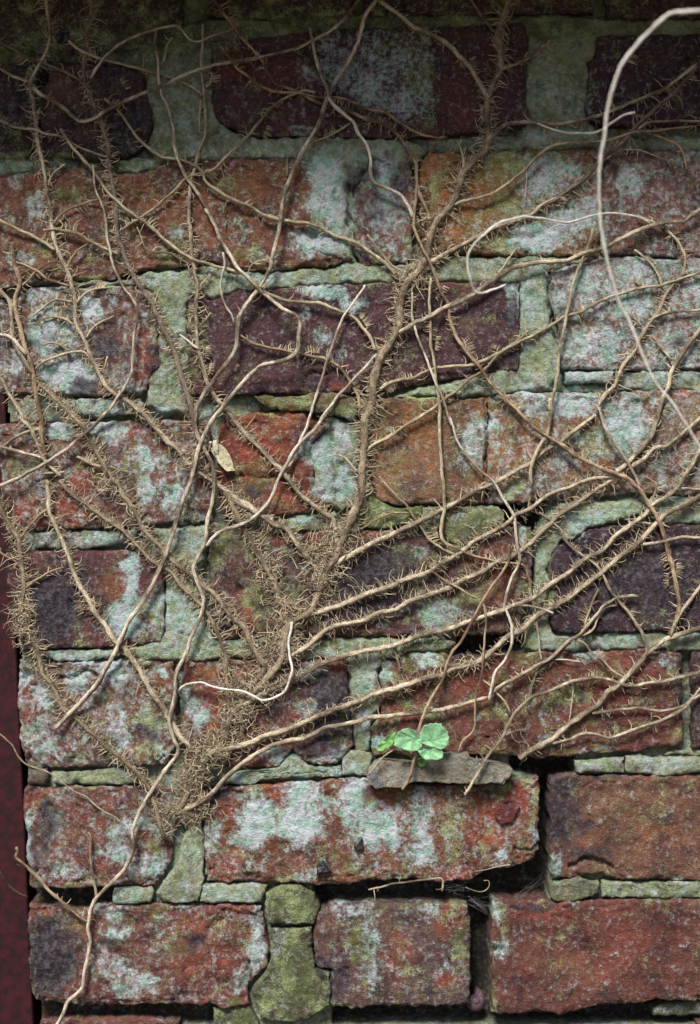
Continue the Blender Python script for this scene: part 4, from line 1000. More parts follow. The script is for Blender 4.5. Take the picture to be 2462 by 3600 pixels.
PLANTS = {
 'M': ('ivy_plant', 'large dead ivy fanning out from the hairy crown above the long pale brick', 'ivy'),
 'U': ('ivy_plant', 'thin dead ivy network rooted over the upper left bricks', 'ivy'),
 'L': ('ivy_plant', 'brown hairy ivy stems climbing the left edge of the wall', 'ivy'),
 'R': ('ivy_plant', 'forked woody ivy branch over the red bricks right of the green seedling', 'ivy'),
 'G': ('ivy_plant', 'tangle of ivy branches along the right edge of the wall', 'ivy'),
 'T1': ('ivy_vine', 'slim pale stem zigzagging down from the crossing on the top purple brick', 'vine'),
 'T2': ('ivy_vine', 'longest loose stem, winding from the top centre to the bottom left corner', 'vine'),
 'T4': ('ivy_vine', 'smooth pale stem with a squared elbow on the purple brick, left of centre', 'vine'),
 'T7': ('ivy_vine', 'pale stem with a sharp V bend, sweeping up to the top centre', 'vine'),
 'T9': ('ivy_vine', 'arched faint stem in the shade at the top left, looped at its end', 'vine'),
 'T13': ('ivy_vine', 'thin whip winding from the central ivy hub down past the brown brick', 'vine'),
 'T14': ('ivy_vine', 'slanting pale stem from the hub across to the lower right, hairy brown at its foot', 'vine'),
 'T15': ('ivy_vine', 'straight tan stem hanging over the brown brick with a hooked dark end', 'vine'),
 'T16': ('ivy_vine', 'grey stem hanging down over the pale bricks at right, cut off below', 'vine'),
 'T20': ('ivy_vine', 'slim stem slanting over the purple brick with a clean cut upper end', 'vine'),
 'T21': ('ivy_vine', 'bleached stem crossing the small bright red brick, curling left at its foot', 'vine'),
 'T22': ('ivy_vine', 'greenish stem bowing over the lichen spotted brick at left', 'vine'),
 'T29': ('ivy_vine', 'hair-thin grey stem dropping from the red post onto the left bricks', 'vine'),
 'T30': ('ivy_vine', 'bone white stem waving across the dense root mass above the crown', 'vine'),
 'T31': ('ivy_vine', 'short thin stem crossing the mossy mortar below the brown brick', 'vine'),
 'T33': ('ivy_vine', 'thin dark whip dropping over the broken joint, right of the seedling', 'vine'),
 'T34': ('ivy_vine', 'brown stem that runs down behind the green leaves to the slab', 'vine'),
 'T36': ('ivy_vine', 'thin stem slanting over the dark purple brick at the right', 'vine'),
 'T37': ('ivy_vine', 'pale stem dropping from the knot on the right-hand brown brick', 'vine'),
 'T38': ('ivy_vine', 'short pale stem with a dark tip over the left of the purple brick', 'vine'),
 'W1': ('ivy_tendril', 'long white tendril hanging out in front of the right side of the wall', 'tendril'),
 'W2': ('ivy_tendril', 'pale tendril curling in a wide open loop above the right end of the purple brick', 'tendril'),
 'W3': ('ivy_tendril', 'short pale tendril with a raised tip under the dark top right brick', 'tendril'),
 'W4': ('ivy_tendril', 'short dark tendril in front of the red post at lower left', 'tendril'),
 'T28': ('ivy_vine', 'bare brown forked twig at the bottom left corner brick', 'twig'),
 'K1': ('dry_twig', 'dry straw coloured twig lying in the open joint under the long pale brick', 'twig'),
 'K2': ('root_curl', 'thin grey root curled in a ring inside the dark open joint', 'root'),
 'K3': ('dry_twig', 'tiny pale splinter lying under the right end of the long brick', 'twig'),
}
#  key  w0 w1 hair comb tone height path
ST = '''
M 42 36 1.1 .3 7 1.5|B1 1015,450 985,510 962,600 955,720 900,820 850,900 822,1000 812,1090 785,1200 B2 765,130 762,300 750,420 745,540 700,660 650,780 610,860
M 36 34 1 0 7 1.5|B2 612,855 Y 740,690 690,770 630,890 600,980 560,1090 520,1180 430,1240 330,1290 280,1400 250,1560 200,1700 Z 900,360 840,420 800,520 770,640 690,740 610,810
M 34 40 1 0 7 1|Z 620,800 540,880 480,960 450,1080 380,1230 340,1290 330,1340
M 28 20 .6 0 0 2|Y 400,1240 600,1185 790,1130 1000,1040 1250,950 1420,880 B2 1112,975 1200,922 C2 130,930 210,885 275,838 330,795 440,740 520,690 545,660
M 28 18 .45 .1 0 2|B2 600,930 620,915 700,870 800,815 900,770 1000,720 1090,680 1200,620 1300,570 1400,510 C2 420,485 540,415 640,360 720,290 800,250 860,200 940,140 1000,95
G 22 15 .4 .5 0 1.5|C2 1010,70 C1 1025,1140 1060,1090 1110,1040 1150,940 1220,850 1250,780 1300,690 1350,640 1380,560 1425,490 1480,430 1500,340 1470,260 1410,190 1370,140
M 26 20 .55 0 0 2|Y 330,1600 420,1545 500,1490 590,1420 700,1340 850,1300 1000,1270 1150,1200 1300,1170 1450,1080 1589,1040 B2 1230,1060 1330,1010 1420,970 C2 450,910 540,880 610,830 680,770 740,705 800,650 900,590 1000,515 1090,455
M 26 21 .4 0 0 2.5|Z 950,330 1100,250 1270,160 B3 330,470 450,410 520,370 600,340 750,300 870,280 1000,240 1100,200 1200,180 1330,140 1440,100 C3 500,60 640,10 C2 700,1070 760,1030 850,970 950,890 1040,850 1100,780 1180,720 1270,655 1320,590 1400,545 1450,505 1490,450 1530,380
M 28 24 .45 0 0 2|Z 560,860 620,820 720,760 850,730 1000,690 1150,620 1270,590 1450,520 B3 476,673 550,640 700,590 830,530 920,510 1010,480 1100,450 1180,435 C3 140,438 195,405 260,380 370,345 430,290 520,210 590,180 660,110 740,65 C2 850,1110 960,1030 1060,950 1140,880 1230,815 1300,740 1350,685 1400,640 1470,610 1535,575
M 24 14 .06 .25 0 3.5|Z 420,1295 560,1220 660,1150 760,1030 900,910 1000,830 1150,740 1330,670 1500,640 B3 476,757 560,720 680,700 780,670 870,660 980,650 1060,640 1170,625 1260,605 1370,575 1480,545 C3 420,530 490,480 580,430 650,390 720,350 790,300 850,240 920,200 960,150 1010,90 1050,40 C2 1130,1110 1200,1103 1232,1107
M 22 28 .5 .1 0 1.5|A2 262,460 275,560 285,640 330,740 380,860 430,1000 480,1090 540,1200 590,1260 A3 640,230 700,280 760,370 810,450 860,540 920,620 950,680 Z 310,540 370,640 440,720 500,830
M 20 28 .85 .1 7 1.5|A1 225,1035 300,1100 370,1170 430,1230 A2 400,90 470,160 520,250 560,330 600,400 660,480 700,550 750,620 800,720 850,780 910,840 980,920 1060,980 1130,1040 1200,1090 1260,1170 A3 1240,40 1300,110 1360,160 1400,240 1440,320 1480,400 Z 920,250
U 18 30 .55 .1 2 1.5|A0 515,60 505,140 480,200 490,250 475,350 475,450 510,540 550,640 580,730 610,820 615,930 630,1020 650,1130 A1 660,180 680,270 730,390 780,480 850,580 890,680 940,770 980,860 1010,970 1040,1060 1070,1160 A2 1085,110 1100,190 1130,260
M 18 28 .5 .3 0 1.5|A0 270,60 285,200 270,280 230,360 190,430 172,490 190,580 205,680 210,770 235,870 255,980 270,1090 290,1200 A1 290,130 310,230 340,320 375,390 400,460 420,560 425,650 440,720 480,800 510,880 560,980 600,1050 660,1100 740,1140 800,1200 A2 780,60 830,120 880,180 930,230 1000,290 1050,360 1110,410 1180,460 1260,510 1330,570 1400,620 1450,650 1520,680 B2 0,530 60,580 190,650 260,700 330,730 380,800 440,880 490,940 530,1000
M 24 30 1 .1 7 1.2|A2 1275,545 1340,680 1370,740 1420,820 1450,880 1500,960 1540,1040 B2 270,1050 300,1130 325,1200 330,1260 B3 320,200 300,290
U 13 15 .1 .2 5 1.5|A0 1135,140 1130,260 1130,400 1140,520 1150,640 1150,760 1120,830 1095,930 1070,1010
M 18 25 .4 .3 0 1.5|A0 1065,1040 1060,1150 1060,1260 A1 1065,150 1075,300 1090,420 1105,500 1095,600 1100,700 1105,820 1130,920 1160,1020 1200,1100 1250,1160 A2 1245,60 1290,100 1340,160 1400,230 1470,290 1540,370 B2 300,395 340,450 400,530 470,590 540,640 590,680 600,740 615,810
M 24 20 .5 .1 0 1.5|B1 1030,450 1100,380 1170,335 1290,270 1400,210 C1 430,165 500,140 600,110 C0 640,1200 700,1155 790,1110 830,1120 848,1130
G 20 22 .4 .2 2 1.5|C0 690,1165 790,1110 870,1050 960,990 1020,900 1100,845 1165,785 1230,715 1300,650 1370,585 1440,530 1510,445
M 38 26 .8 0 7 1.5|B1 1020,455 1080,390 1115,320 1130,230 1150,160 1200,90 C0 170,1180 215,1120 240,1040 265,960 330,900 380,850 400,780 400,700 395,620 400,560 430,480 470,390 465,270 460,190 480,120 505,50
M 19 12 .25 0 0 2|C0 468,395 540,370 610,340 680,290 745,238
M 24 16 .2 .3 0 2|C0 400,560 370,500 340,440 300,380 240,320 180,260 120,220 30,180 B0 1030,150 940,80
M 15 11 0 0 2 2|C0 460,195 420,160 370,110 340,60
M 20 14 .2 .2 0 2.5|C0 403,790 440,750 490,710 560,695 680,690 780,700 880,690 960,670 1060,640 1180,590 1300,540 1400,490 1515,405
M 16 11 .3 0 0 2|C0 265,965 265,900 250,840 228,795
M 15 10 .08 .1 5 3.5|C0 215,1150 250,1130 330,1115 420,1090 500,1040 580,980 640,920 700,860 770,820 850,805 1000,800 1080,790 1190,750 1232,745
G 13 10 .1 .1 3 3|C0 1190,735 1280,750 1400,790 1460,820 1490,870 1505,950
G 10 9 .1 .1 3 3|C0 1228,747 1350,735 1490,718
G 12 11 .1 0 0 3|C0 1235,725 1300,690 1400,685 1520,685
G 8 6 .15 0 0 2|C0 1115,845 1220,840 1300,860 1400,900 1432,916
U 15 11 .1 .2 3 3|A0 1240,270 1300,350 1340,400 1400,440 1460,490 1520,520 B0 270,522 340,527 410,530 480,548 540,555 610,555 700,580 800,620 890,640 950,690 1020,730 1100,765 1180,780 1215,772
M 13 17 .2 .4 3 2.5|B0 0,110 60,195 120,260 190,340 230,420 280,480 350,500 400,520 430,540 490,575 540,592 620,600 700,640 780,675 860,695 930,740 980,800 1010,850 1050,920 1055,1000 1060,1060 1090,1130 1120,1200 1130,1250 B1 1125,190
U 13 12 .12 .35 5 2.5|B0 490,522 440,515 390,530 320,560 260,600 210,650 160,710 120,760 80,800 30,850 A0 1210,940 1150,970 1080,985 1030,1010 980,1070 920,1120 850,1180 790,1222 A1 720,150 690,180
T1 14 16 0 0 1 [5,9,6,4]|B0 462,170 480,260 500,370 530,450 555,520 580,590 640,650 700,700 730,760 780,830 800,900 800,980 820,1030 880,1060 950,1090 990,1130 1020,1180 B1 1030,110
T2 19 17 .02 .05 6 [4,5,6,5,4,5,5,4,4,3]|B0 805,50 770,100 745,200 710,300 660,380 610,460 575,530 545,600 520,680 490,750 440,830 390,920 350,1010 320,1100 300,1200 B1 300,130 280,230 255,330 240,400 190,490 130,570 75,650 60,740 50,830 10,910 A1 1210,1000 1165,1060 1110,1150 A2 1098,90 1100,190 1140,270 1185,360 1200,450 1195,550 1165,690 1155,790 1110,890 1085,950 1120,1050 1145,1130 1125,1220 A3 1085,190 1040,320 990,420 985,520 970,610 955,690 975,780 1002,840 990,880 950,930 890,1020 830,1110 790,1180 A4 780,100 750,180 750,280 710,380 660,440 600,500 545,560 510,640 500,720 512,800 500,880 480,960 465,1060 390,1130 360,1200 320,1275
T2 10 13 0 0 3 2.5|A4 500,195 515,230 510,320 525,420 540,520 545,560
T28 14 16 .05 0 3 [8,3,2.5]|A4 110,265 115,290 103,322 140,360 200,420 240,460 270,510 330,560 390,610 450,660 495,692
T4 15 22 0 .06 6 [4,3,4,7,8,6,5,4,4,4]|A0 875,180 870,250 890,350 890,430 905,530 940,610 970,700 975,780 990,870 1020,950 1060,1020 1120,1100 1170,1190 A1 1160,70 1210,160 1240,240 1290,320 1330,390 1400,460 1460,520 1520,570 B1 310,620 380,660 405,700 400,780 395,840 370,880 300,915 200,935 150,970 100,1020 50,1080 0,1140 A2 1200,115 1150,205 1110,300 1085,420 1030,570 990,690 960,790 930,880 890,970 850,1050 780,1170 A3 740,110 690,210 650,310 600,390 550,480 480,560 400,640 318,725
M 12 13 .1 0 5 3|A0 30,405 90,440 160,465
U 14 13 .1 .2 2 2|A0 20,245 100,290 200,345 250,362 370,410 462,458
T7 17 14 .05 .06 6 [5,4,6,6,5,5]|A0 200,500 240,540 300,575 370,620 430,670 470,690 540,670 600,630 680,590 770,550 860,515 960,475 1050,430 1150,395 1300,365 1450,340 B0 100,355 200,335 300,310 400,280 480,240 560,200 630,150 700,65
U 13 12 .1 .1 5 2.5|A0 390,235 430,275 500,310 600,345 720,375 820,400 900,420 980,450 1050,480 1100,510 1135,542
T9 14 9 0 0 1 4|A0 515,450 560,380 610,310 690,250 780,210 860,185 950,165 1000,160 1040,200 1070,238 1130,240 1190,210 1290,180 1345,148
U 13 10 .1 .1 5 3|A0 20,690 100,720 200,730 260,755 360,775 430,820 500,850 600,885
U 14 15 .08 .3 5 3|A0 345,730 370,770 420,840 480,910 540,980 600,1070 660,1130 730,1190 A1 790,120 870,180 930,240 1000,290 1080,340 1160,365 1230,385 1320,410 1400,450 1500,540 B1 240,540 330,570 430,580 530,590 590,615 660,640 710,670 760,730 800,780 822,845
M 12 18 .1 .3 5 2.5|A0 590,560 660,620 720,700 770,770 830,830 900,880 960,890 1030,905 1100,940 1140,975 1150,1020 1220,1070 1300,1120 1400,1160 1480,1210 B1 300,122 360,130 450,140 530,170 600,210 700,240 780,290 850,340 920,400 945,445
M 10 10 .05 0 5 3|B1 780,205 820,260 870,320 930,385 1000,410 1030,460
T13 10 14 0 .1 1 [2,4,5,4,4,3,4,5,5]|B1 1030,455 1030,560 1030,650 1045,710 1065,780 1100,870 1135,960 1165,1040 1200,1120 1250,1265 C2 190,110 230,240 290,330 350,400 430,470 490,570 540,650 550,700 560,800 575,880 570,930 530,1010 500,1110 490,1170 C3 500,70 530,160 530,260 490,350 440,410 420,500 408,568
T14 13 22 .12 .35 3 [4,5,4,4,4,5,4,3,2]|B0 1055,1050 1045,1180 B1 1040,150 1045,180 1080,270 1130,370 1160,450 1200,540 1230,590 1240,680 1270,760 1310,830 1380,910 1430,980 1490,1060 C1 490,1110 560,1180 C2 480,0 560,70 630,140 700,200 800,260 900,330 1000,380 1100,420 1170,450 1230,500 1270,560 1310,620 1350,680 1380,760 1400,850 1430,960 1450,1060 1465,1170 C3 1440,150 1415,210
T15 12 17 0 .1 5 4|B1 1135,450 1125,560 1130,640 1135,740 1135,820 1155,920 1160,1000 1175,1090 1185,1180 B2 1185,60 1182,200 1190,330 1200,450 1212,600 1205,650 1192,720 1195,780 1230,815 1295,832
T16 13 17 0 .05 5 4|C1 985,170 970,230 935,320 900,400 870,480 855,560 840,640 825,720 800,810 790,900 785,1000 765,1090 745,1180 C2 750,0 745,100 730,200 690,260 660,320 640,380 635,492
M 22 18 .12 .1 0 4|B1 960,750 1040,700 1130,660 1220,610 1330,560 1400,510 1480,460 C1 500,410 580,380 700,360 840,350 920,310 1040,285 1120,240 1200,200 1300,160 1400,135 1480,130 1520,105
M 14 12 .12 .5 5 2.5|B1 855,1065 900,1030 970,1010 1040,1000 1110,965 1180,945 1280,935 1360,930 1430,905 1500,870 C1 540,820 620,780 700,740 780,690 830,655 900,640 980,600 1060,560 1150,530 1250,500 1350,490 1430,465 1520,435
M 16 11 .2 .3 5 2.5|B2 775,300 820,260 870,235 940,190 1000,150 1080,100 1150,55 B1 1220,1110 1280,1070 1340,1010 1400,980 1450,940 C1 440,890 500,840 560,800 625,742
T20 11 13 0 .05 1 [5,4,4,3]|B1 768,488 730,550 690,610 650,660 620,730 600,790 570,870 545,950 520,1030 490,1120 470,1200 B2 470,80 440,170 410,240 380,320 345,385
T21 12 17 0 .08 1 4.5|B1 830,870 780,930 730,980 680,1040 620,1100 570,1170 520,1240 B2 560,80 500,160 430,230 370,300 330,370 300,420 270,490 245,560 210,610 170,650 110,690 40,720 A2 1270,730 1200,770 1160,822
T22 10 17 0 .06 6 4.5|A0 530,930 540,1060 570,1130 590,1200 A1 600,150 605,200 625,300 650,400 700,500 750,570 775,640 765,720 755,820 750,900 740,980 700,1060 660,1120 610,1190 A2 610,70 540,150 460,220 400,270 330,320 270,360 180,410 110,450 35,482
L 13 14 .2 .4 5 2.5|A1 250,180 330,175 430,195 500,235 560,265 620,290 665,312
U 14 14 .05 .1 5 2.5|A1 25,135 110,175 180,205 250,245 315,288
M 10 12 .1 .5 5 2|A0 560,1118 500,1132 420,1160 350,1200 305,1255
M 9 11 .1 .2 5 2|A0 370,925 340,945 300,980 272,1040
M 9 11 .1 .1 3 2|A1 490,258 440,290 400,340 378,395
L 12 13 .1 .1 3 2|A1 95,358 160,380 220,410 270,450 330,470 395,492
L 9 10 .1 .3 3 2|A1 205,408 250,375 320,352
M 8 11 .1 .5 5 2|A1 630,502 580,500 520,510 470,540 438,582
M 8 12 .1 .9 5 2|A1 170,665 220,630 270,590 320,565 405,580
M 8 12 .1 1 5 2|A1 240,672 300,660 360,670 415,702
M 8 12 .1 .8 5 2|A1 640,655 570,690 520,730 488,775
L 10 13 .1 .6 5 2|A1 245,820 300,805 350,820 390,852
M 11 13 .15 .6 5 2|A1 205,950 250,910 330,880 400,858 470,856 510,885
M 9 10 .1 .4 5 2|A1 605,882 598,910 588,955
L 20 22 .3 .1 3 2|A1 75,250 80,330 100,400 122,470 95,545 95,620 110,690 130,760 160,860 190,950 200,1060 215,1130 235,1210 A2 240,120 240,220 262,340
L 18 20 .2 .1 0 2|A1 20,530 60,580 75,680 80,780 110,850 150,920 190,975
L 14 16 .1 0 1 3|A1 20,762 50,765 90,790 120,830 155,870
L 10 12 .1 .1 3 2|A1 105,500 160,460 215,405
L 18 20 .35 .2 0 2|A1 20,1020 50,1070 90,1140 130,1210 A2 130,120 180,170 220,270 250,340 300,390 345,432
M 20 20 .5 .1 7 1.5|A2 340,460 400,530 480,590 550,640 620,690 680,730 730,780 800,850 870,920 960,970 1010,1040 1080,1110 1130,1160 A3 1170,100 1200,160 1240,250 1265,340 1265,440 1275,540 1290,640 1280,740 Z 800,560
L 11 13 .1 .5 5 2.5|A2 20,275 50,250 110,210 170,185 255,172
L 13 14 .05 0 1 3|A2 20,275 55,285 130,305 200,320 255,335
L 13 12 .2 .3 3 2|A2 125,775 180,700 240,640 295,615
L 11 12 .2 .2 5 2|A2 235,425 300,420 365,412
L 22 24 1 .1 7 1.5|A2 20,620 50,690 80,740 110,790 125,880 135,980 140,1060 125,1150 135,1250 A3 150,170 190,250 225,330 245,420 290,470 330,540 350,600 385,645
M 22 22 .7 0 7 1.5|A3 400,645 490,730 560,790 620,850 680,890 740,950 790,1000 840,1060 860,1130 880,1190 A4 890,130 918,222
L 11 9 .15 .2 3 2|A2 155,1052 230,1000 290,965 362,942
L 10 10 .1 .1 3 2|A2 20,872 55,890 115,925
W4 8 9 0 0 2 [26,10]|A4 50,360 70,410 95,465 130,512 172,540
T29 8 7 0 0 5 [14,6,3,3]|A3 35,755 55,770 90,810 120,880 170,930 260,960 310,985 370,1040 430,1080 490,1110 540,1160 600,1200 A4 650,110 705,158
T30 9 12 0 .04 4 [3,7,8,7,5]|A3 985,545 1000,520 1040,485 Z 550,120 650,150 780,180 900,190 980,210 1060,250 1130,280 1230,260 1310,220 1360,150 1390,60 B3 365,390 350,320 345,250 355,180 362,135
T31 8 12 0 .25 5 3|B2 850,438 900,500 960,560 1000,600 1040,660 1080,720 1130,790 1200,840 1295,887
M 12 9 .12 .1 3 3|C2 250,850 320,880 400,900 460,915 540,920 600,935 620,980 640,1060 662,1165
T33 9 10 0 .1 3 [3,5,5,5,3]|B2 1095,865 1130,950 1160,980 1220,1020 1280,1050 1340,1090 1400,1120 1430,1160 B3 1432,60 1440,120 1435,200 1425,320 1415,430 1390,510 1380,590 1380,680 1370,740 1320,790 1288,855
T34 12 14 0 .12 3 [4,5,5,4,14,14]|C2 520,815 515,900 480,970 420,1050 380,1110 350,1160 C3 340,70 300,150 250,240 200,300 170,370 150,450 100,530 60,600 30,670 B3 1060,740 1050,830 1040,880 1010,990 972,1050
R 18 14 .15 .15 0 [3,3,3,4,12,13]|C3 1540,422 1470,440 1400,460 1300,475 1200,490 1140,480 1080,460 1000,440 900,455 840,475 780,500 700,530 640,550 590,590 540,640 500,700 480,750 430,820 390,870 350,940 310,1010 265,1082
R 24 22 .15 .1 0 2|C3 578,893 640,850 740,800 810,740 870,690 960,630 1020,590 1060,530 1110,500 1160,455 1220,390 1290,310 1400,230 1540,182
R 15 12 .08 .15 0 3|C3 765,812 850,790 920,760 1000,760 1080,780 1170,750 1250,720 1350,690 1430,650 1500,610 1535,565
R 14 12 .08 .15 0 2.5|C3 985,645 1060,635 1150,620 1250,615 1340,630 1430,620 1500,595 1530,575
R 14 11 .2 0 2 2|C3 625,560 640,520 650,480 690,400 760,350 800,320 830,270 862,248
R 8 7 .1 0 1 2.5|C3 760,345 830,345 912,355
R 8 7 .05 0 0 2|C3 855,695 870,580 888,465
R 9 11 .05 .2 0 3|C3 890,235 940,255 980,310 1040,350 1090,400 1150,440 1185,462
R 11 8 .3 0 0 2.5|C3 495,762 560,740 605,735
R 9 8 .05 0 5 3|C3 368,452 420,500 470,550 510,610 520,645
T36 10 16 .05 .3 0 3|C2 685,638 760,690 810,740 830,790 880,840 950,890 1000,930 1040,980 1070,1050 1100,1100 C3 1130,20 1180,80 1220,140 1260,200 1285,260 1282,325
M 9 10 .1 .5 5 2.5|C2 1015,1065 985,1130 C3 965,70 938,165
M 9 10 .1 .1 5 2.5|C3 1110,45 1050,60 1010,120 985,180 925,212
G 16 17 .2 .1 0 2.5|C2 1535,1115 1480,1190 1450,1240 C3 1415,215
G 12 11 .1 0 0 2.5|C2 1540,508 1460,505 1395,532
G 14 15 .1 .1 0 3|C2 1540,778 1480,775 1400,790 1340,805 1265,818
G 18 22 .25 .3 0 2|C1 1525,810 1460,900 1420,970 1405,1050 1370,1130 1340,1230 C2 1350,90 1310,210 1260,280 1190,350 1115,412
G 18 22 .35 .1 0 2|C2 1525,165 1450,230 1390,270 1330,280 1270,340 1195,385
G 11 12 .2 .1 0 2|C1 1325,772 1380,850 1425,902
G 10 12 .1 .1 0 2.5|C1 1510,628 1430,635 1350,655 1295,682
G 12 13 .2 .1 0 2.5|C1 1178,640 1220,670 1255,712
G 10 12 .1 .8 5 2|C1 1218,288 1280,340 1330,390 1360,450 1370,492
T37 12 16 0 .1 1 4|C2 1018,55 1050,160 1100,250 1160,330 1200,400 1245,490
M 20 18 .35 0 0 2.5|C2 550,652 620,625 690,575 760,530 850,500 950,460 1030,445 1115,440
M 8 7 .1 0 0 2|C2 1235,690 1330,700 1402,690
M 9 7 .1 0 0 2|C2 1310,585 1340,500 1352,468
M 8 8 .1 .8 5 2|C2 45,868 70,930 105,955
M 9 11 0 0 1 4|C2 570,1155 640,1160 700,1175 762,1196
M 11 9 .05 0 5 3|C2 630,1060 C3 645,0 665,80 680,200 697,345
W1 14 9 0 0 4 [92,86,72,62,54,48]|C0 1560,62 1500,65 1420,75 1350,130 1260,220 1180,320 1130,410 1090,530 1065,640 1055,760 1035,880 1025,1000 1025,1120 C1 1030,40 1035,150 1060,300 1090,430 1140,580 1190,670 1240,800 1290,920 1350,1040 1430,1130 1515,1265
W2 10 10 0 0 4 [4,10,26,40,44,40,26]|C1 1310,138 1240,100 1150,84 1040,82 930,110 850,130 760,120 680,105 600,100 520,115 450,140 390,190 320,260 290,330 300,430 320,500 350,525 420,510 500,480
G 11 10 .1 .1 5 3|C1 1230,98 1320,135 1380,165
W3 9 12 0 0 4 [4,6,14,24]|C0 680,690 760,720 850,740 950,745 1030,730 1090,690 1160,645 1222,626
U 9 10 .05 0 5 2|A0 965,215 930,270 925,330 903,372
U 9 9 .1 .1 5 2|A0 1192,410 1180,470 1158,495
U 8 8 .02 .2 1 3|A0 1122,565 1115,745
U 8 9 .1 .2 5 2.5|B0 685,698 620,740 560,770 485,795
U 7 8 .05 .1 5 2|B0 336,868 334,985
M 5 6 .1 0 5 2|A1 1388,412 1420,360 1515,333
T38 11 9 0 .05 1 5|A1 1250,308 1260,380 1245,440 1240,510 1260,590 1300,660 1312,702
M 9 11 .05 .05 1 3|A1 1008,758 1060,800 1112,842
U 7 8 .15 .2 5 2|A1 768,160 800,240 830,290 920,300 980,320 1065,368
M 10 12 .15 .5 3 2.5|B1 70,760 100,780 150,810 230,830 300,845 375,862
M 13 16 .2 .6 3 2|B1 395,858 450,875 540,890 610,930 660,980 700,1050 730,1110 740,1180 B2 765,110
M 7 8 .2 .2 5 2|A1 1182,428 1140,470 1110,505
M 7 8 .2 .2 5 2|A1 1178,640 1140,690 1110,725
M 9 8 .1 0 5 2.5|B2 745,728 810,690 860,660 930,640 1012,640
M 8 10 .2 .1 5 2|B2 598,318 650,330 690,370 725,412
L 12 14 .3 .2 0 2|A2 435,328 480,350 520,370 565,388
M 9 9 .05 0 5 2|B3 930,285 950,340 962,415
T34 6 7 .1 0 5 13|B3 920,835 870,870 790,962
M 9 8 .15 .3 5 2|C1 435,445 490,380 530,320 562,278
M 5 4 0 0 1 3|C0 618,960 612,1060 598,1185
K1 8 9 .02 .08 0 [1.5,3,1]|B4 788,516 850,505 920,480 1000,470 1100,460 1190,454 1205,480 1198,522
K2 4 4 0 0 5 -4|B4 1330,505 1360,518 1400,530 1440,525 1464,500 1458,470 1430,468
K3 4 6 0 0 1 1|C4 328,416 400,405 460,390 525,378
'''
for ln in ST.strip().splitlines():
    head, path = ln.split('|')
    q = head.split()
    add_stem(q[0], float(q[1]), float(q[2]), float(q[3]), float(q[4]), int(q[5]), eval(q[6]), path, ray=q[0] in ('W1', 'W2', 'W3'))

# the matted roots round the crown and the meeting of the branches
CROWN = Hairs()
# root combs left on the bricks where stems have broken away
for spec in ('A0 690,480 -.6 10', 'A0 1480,740 .4 12', 'B0 170,470 2.6 12', 'B1 440,540 -1.2 14', 'C2 890,840 -1.0 14', 'C1 1240,480 -.9 10', 'C1 130,520 .6 12', 'C1 80,740 .2 14', 'C1 110,810 .1 12', 'C1 190,690 .3 10', 'C1 280,830 -.4 12', 'C1 460,850 -1.1 12', 'C2 1130,470 .9 9', 'C2 120,740 2.9 9', 'C2 1450,960 .1 10', 'C2 1410,1010 3.1 10', 'C3 1030,330 -.7 12', 'C3 1190,100 .3 9', 'C3 1220,600 -1.5 8', 'A2 1190,720 .2 10', 'A2 460,1160 2.8 10', 'A3 1055,340 2.2 12', 'A3 400,570 -1.0 12', 'A4 700,1020 1.9 9', 'A1 330,600 1.4 12', 'A1 350,740 1.7 12', 'A1 130,1120 .9 12', 'A1 1150,860 .1 12', 'A1 1170,950 .1 10', 'A1 1310,940 .5 8', 'B1 480,860 -1.5 12', 'B1 760,690 -.6 12', 'C0 1190,330 .3 8', 'C0 850,1010 -1.2 10', 'C0 310,370 -.3 12', 'B3 440,570 1 9', 'C1 1380,1180 .4 10', 'C1 1290,1110 -2.2 9'):
    tl_, xy_, an_, n_ = spec.split()
    (cx_, cy_), = P(tl_ + ' ' + xy_); an_ = float(an_); n_ = int(n_)
    L_, sp_ = RH.uniform(18, 32), RH.uniform(3.4, 4.8)
    for q in range(n_):
        f_ = q - n_ / 2
        CROWN.add(cx_ - math.sin(an_) * f_ * sp_, cy_ + math.cos(an_) * f_ * sp_, 1.5, an_ + f_ * RH.uniform(.0, .08), L_ * RH.uniform(.6, 1.1), RH.uniform(-.3, .3), RH.uniform(1.5, 2.3), 1.8)
for tile, cx, cy, rx, ry, n in (('Z', 420, 1300, 330, 160, 170), ('Z', 460, 1000, 170, 220, 150), ('Z', 680, 730, 220, 150, 130), ('Z', 900, 400, 200, 260, 170), ('Z', 1050, 150, 300, 180, 190),
                                ('Y', 220, 1500, 260, 150, 170), ('Y', 340, 1180, 230, 120, 130), ('Y', 640, 820, 230, 200, 150), ('Y', 620, 600, 190, 100, 100), ('Y', 780, 480, 180, 110, 60), ('Y', 130, 900, 170, 300, 90),
                                ('B1', 1040, 440, 110, 70, 90), ('B2', 790, 60, 90, 60, 40), ('C0', 60, 1240, 110, 60, 40), ('C3', 260, 380, 120, 50, 30), ('A3', 130, 130, 60, 150, 90), ('A2', 590, 470, 90, 120, 50), ('A2', 1080, 340, 110, 100, 60)):
    k = TILES[tile][2]
    for _ in range(int(n * 1.7)):
        u, v_ = RH.gauss(0, .42), RH.gauss(0, .42)
        (x, y), = P('%s %f,%f' % (tile, cx + u * rx, cy + v_ * ry))
        CROWN.add(x, y, RH.uniform(1.0, 5.5), RH.uniform(0, 6.28), RH.uniform(18, 56), RH.uniform(-2.2, 2.2), RH.uniform(1.2, 2.1), RH.uniform(.8, 5.5), .4, 6)

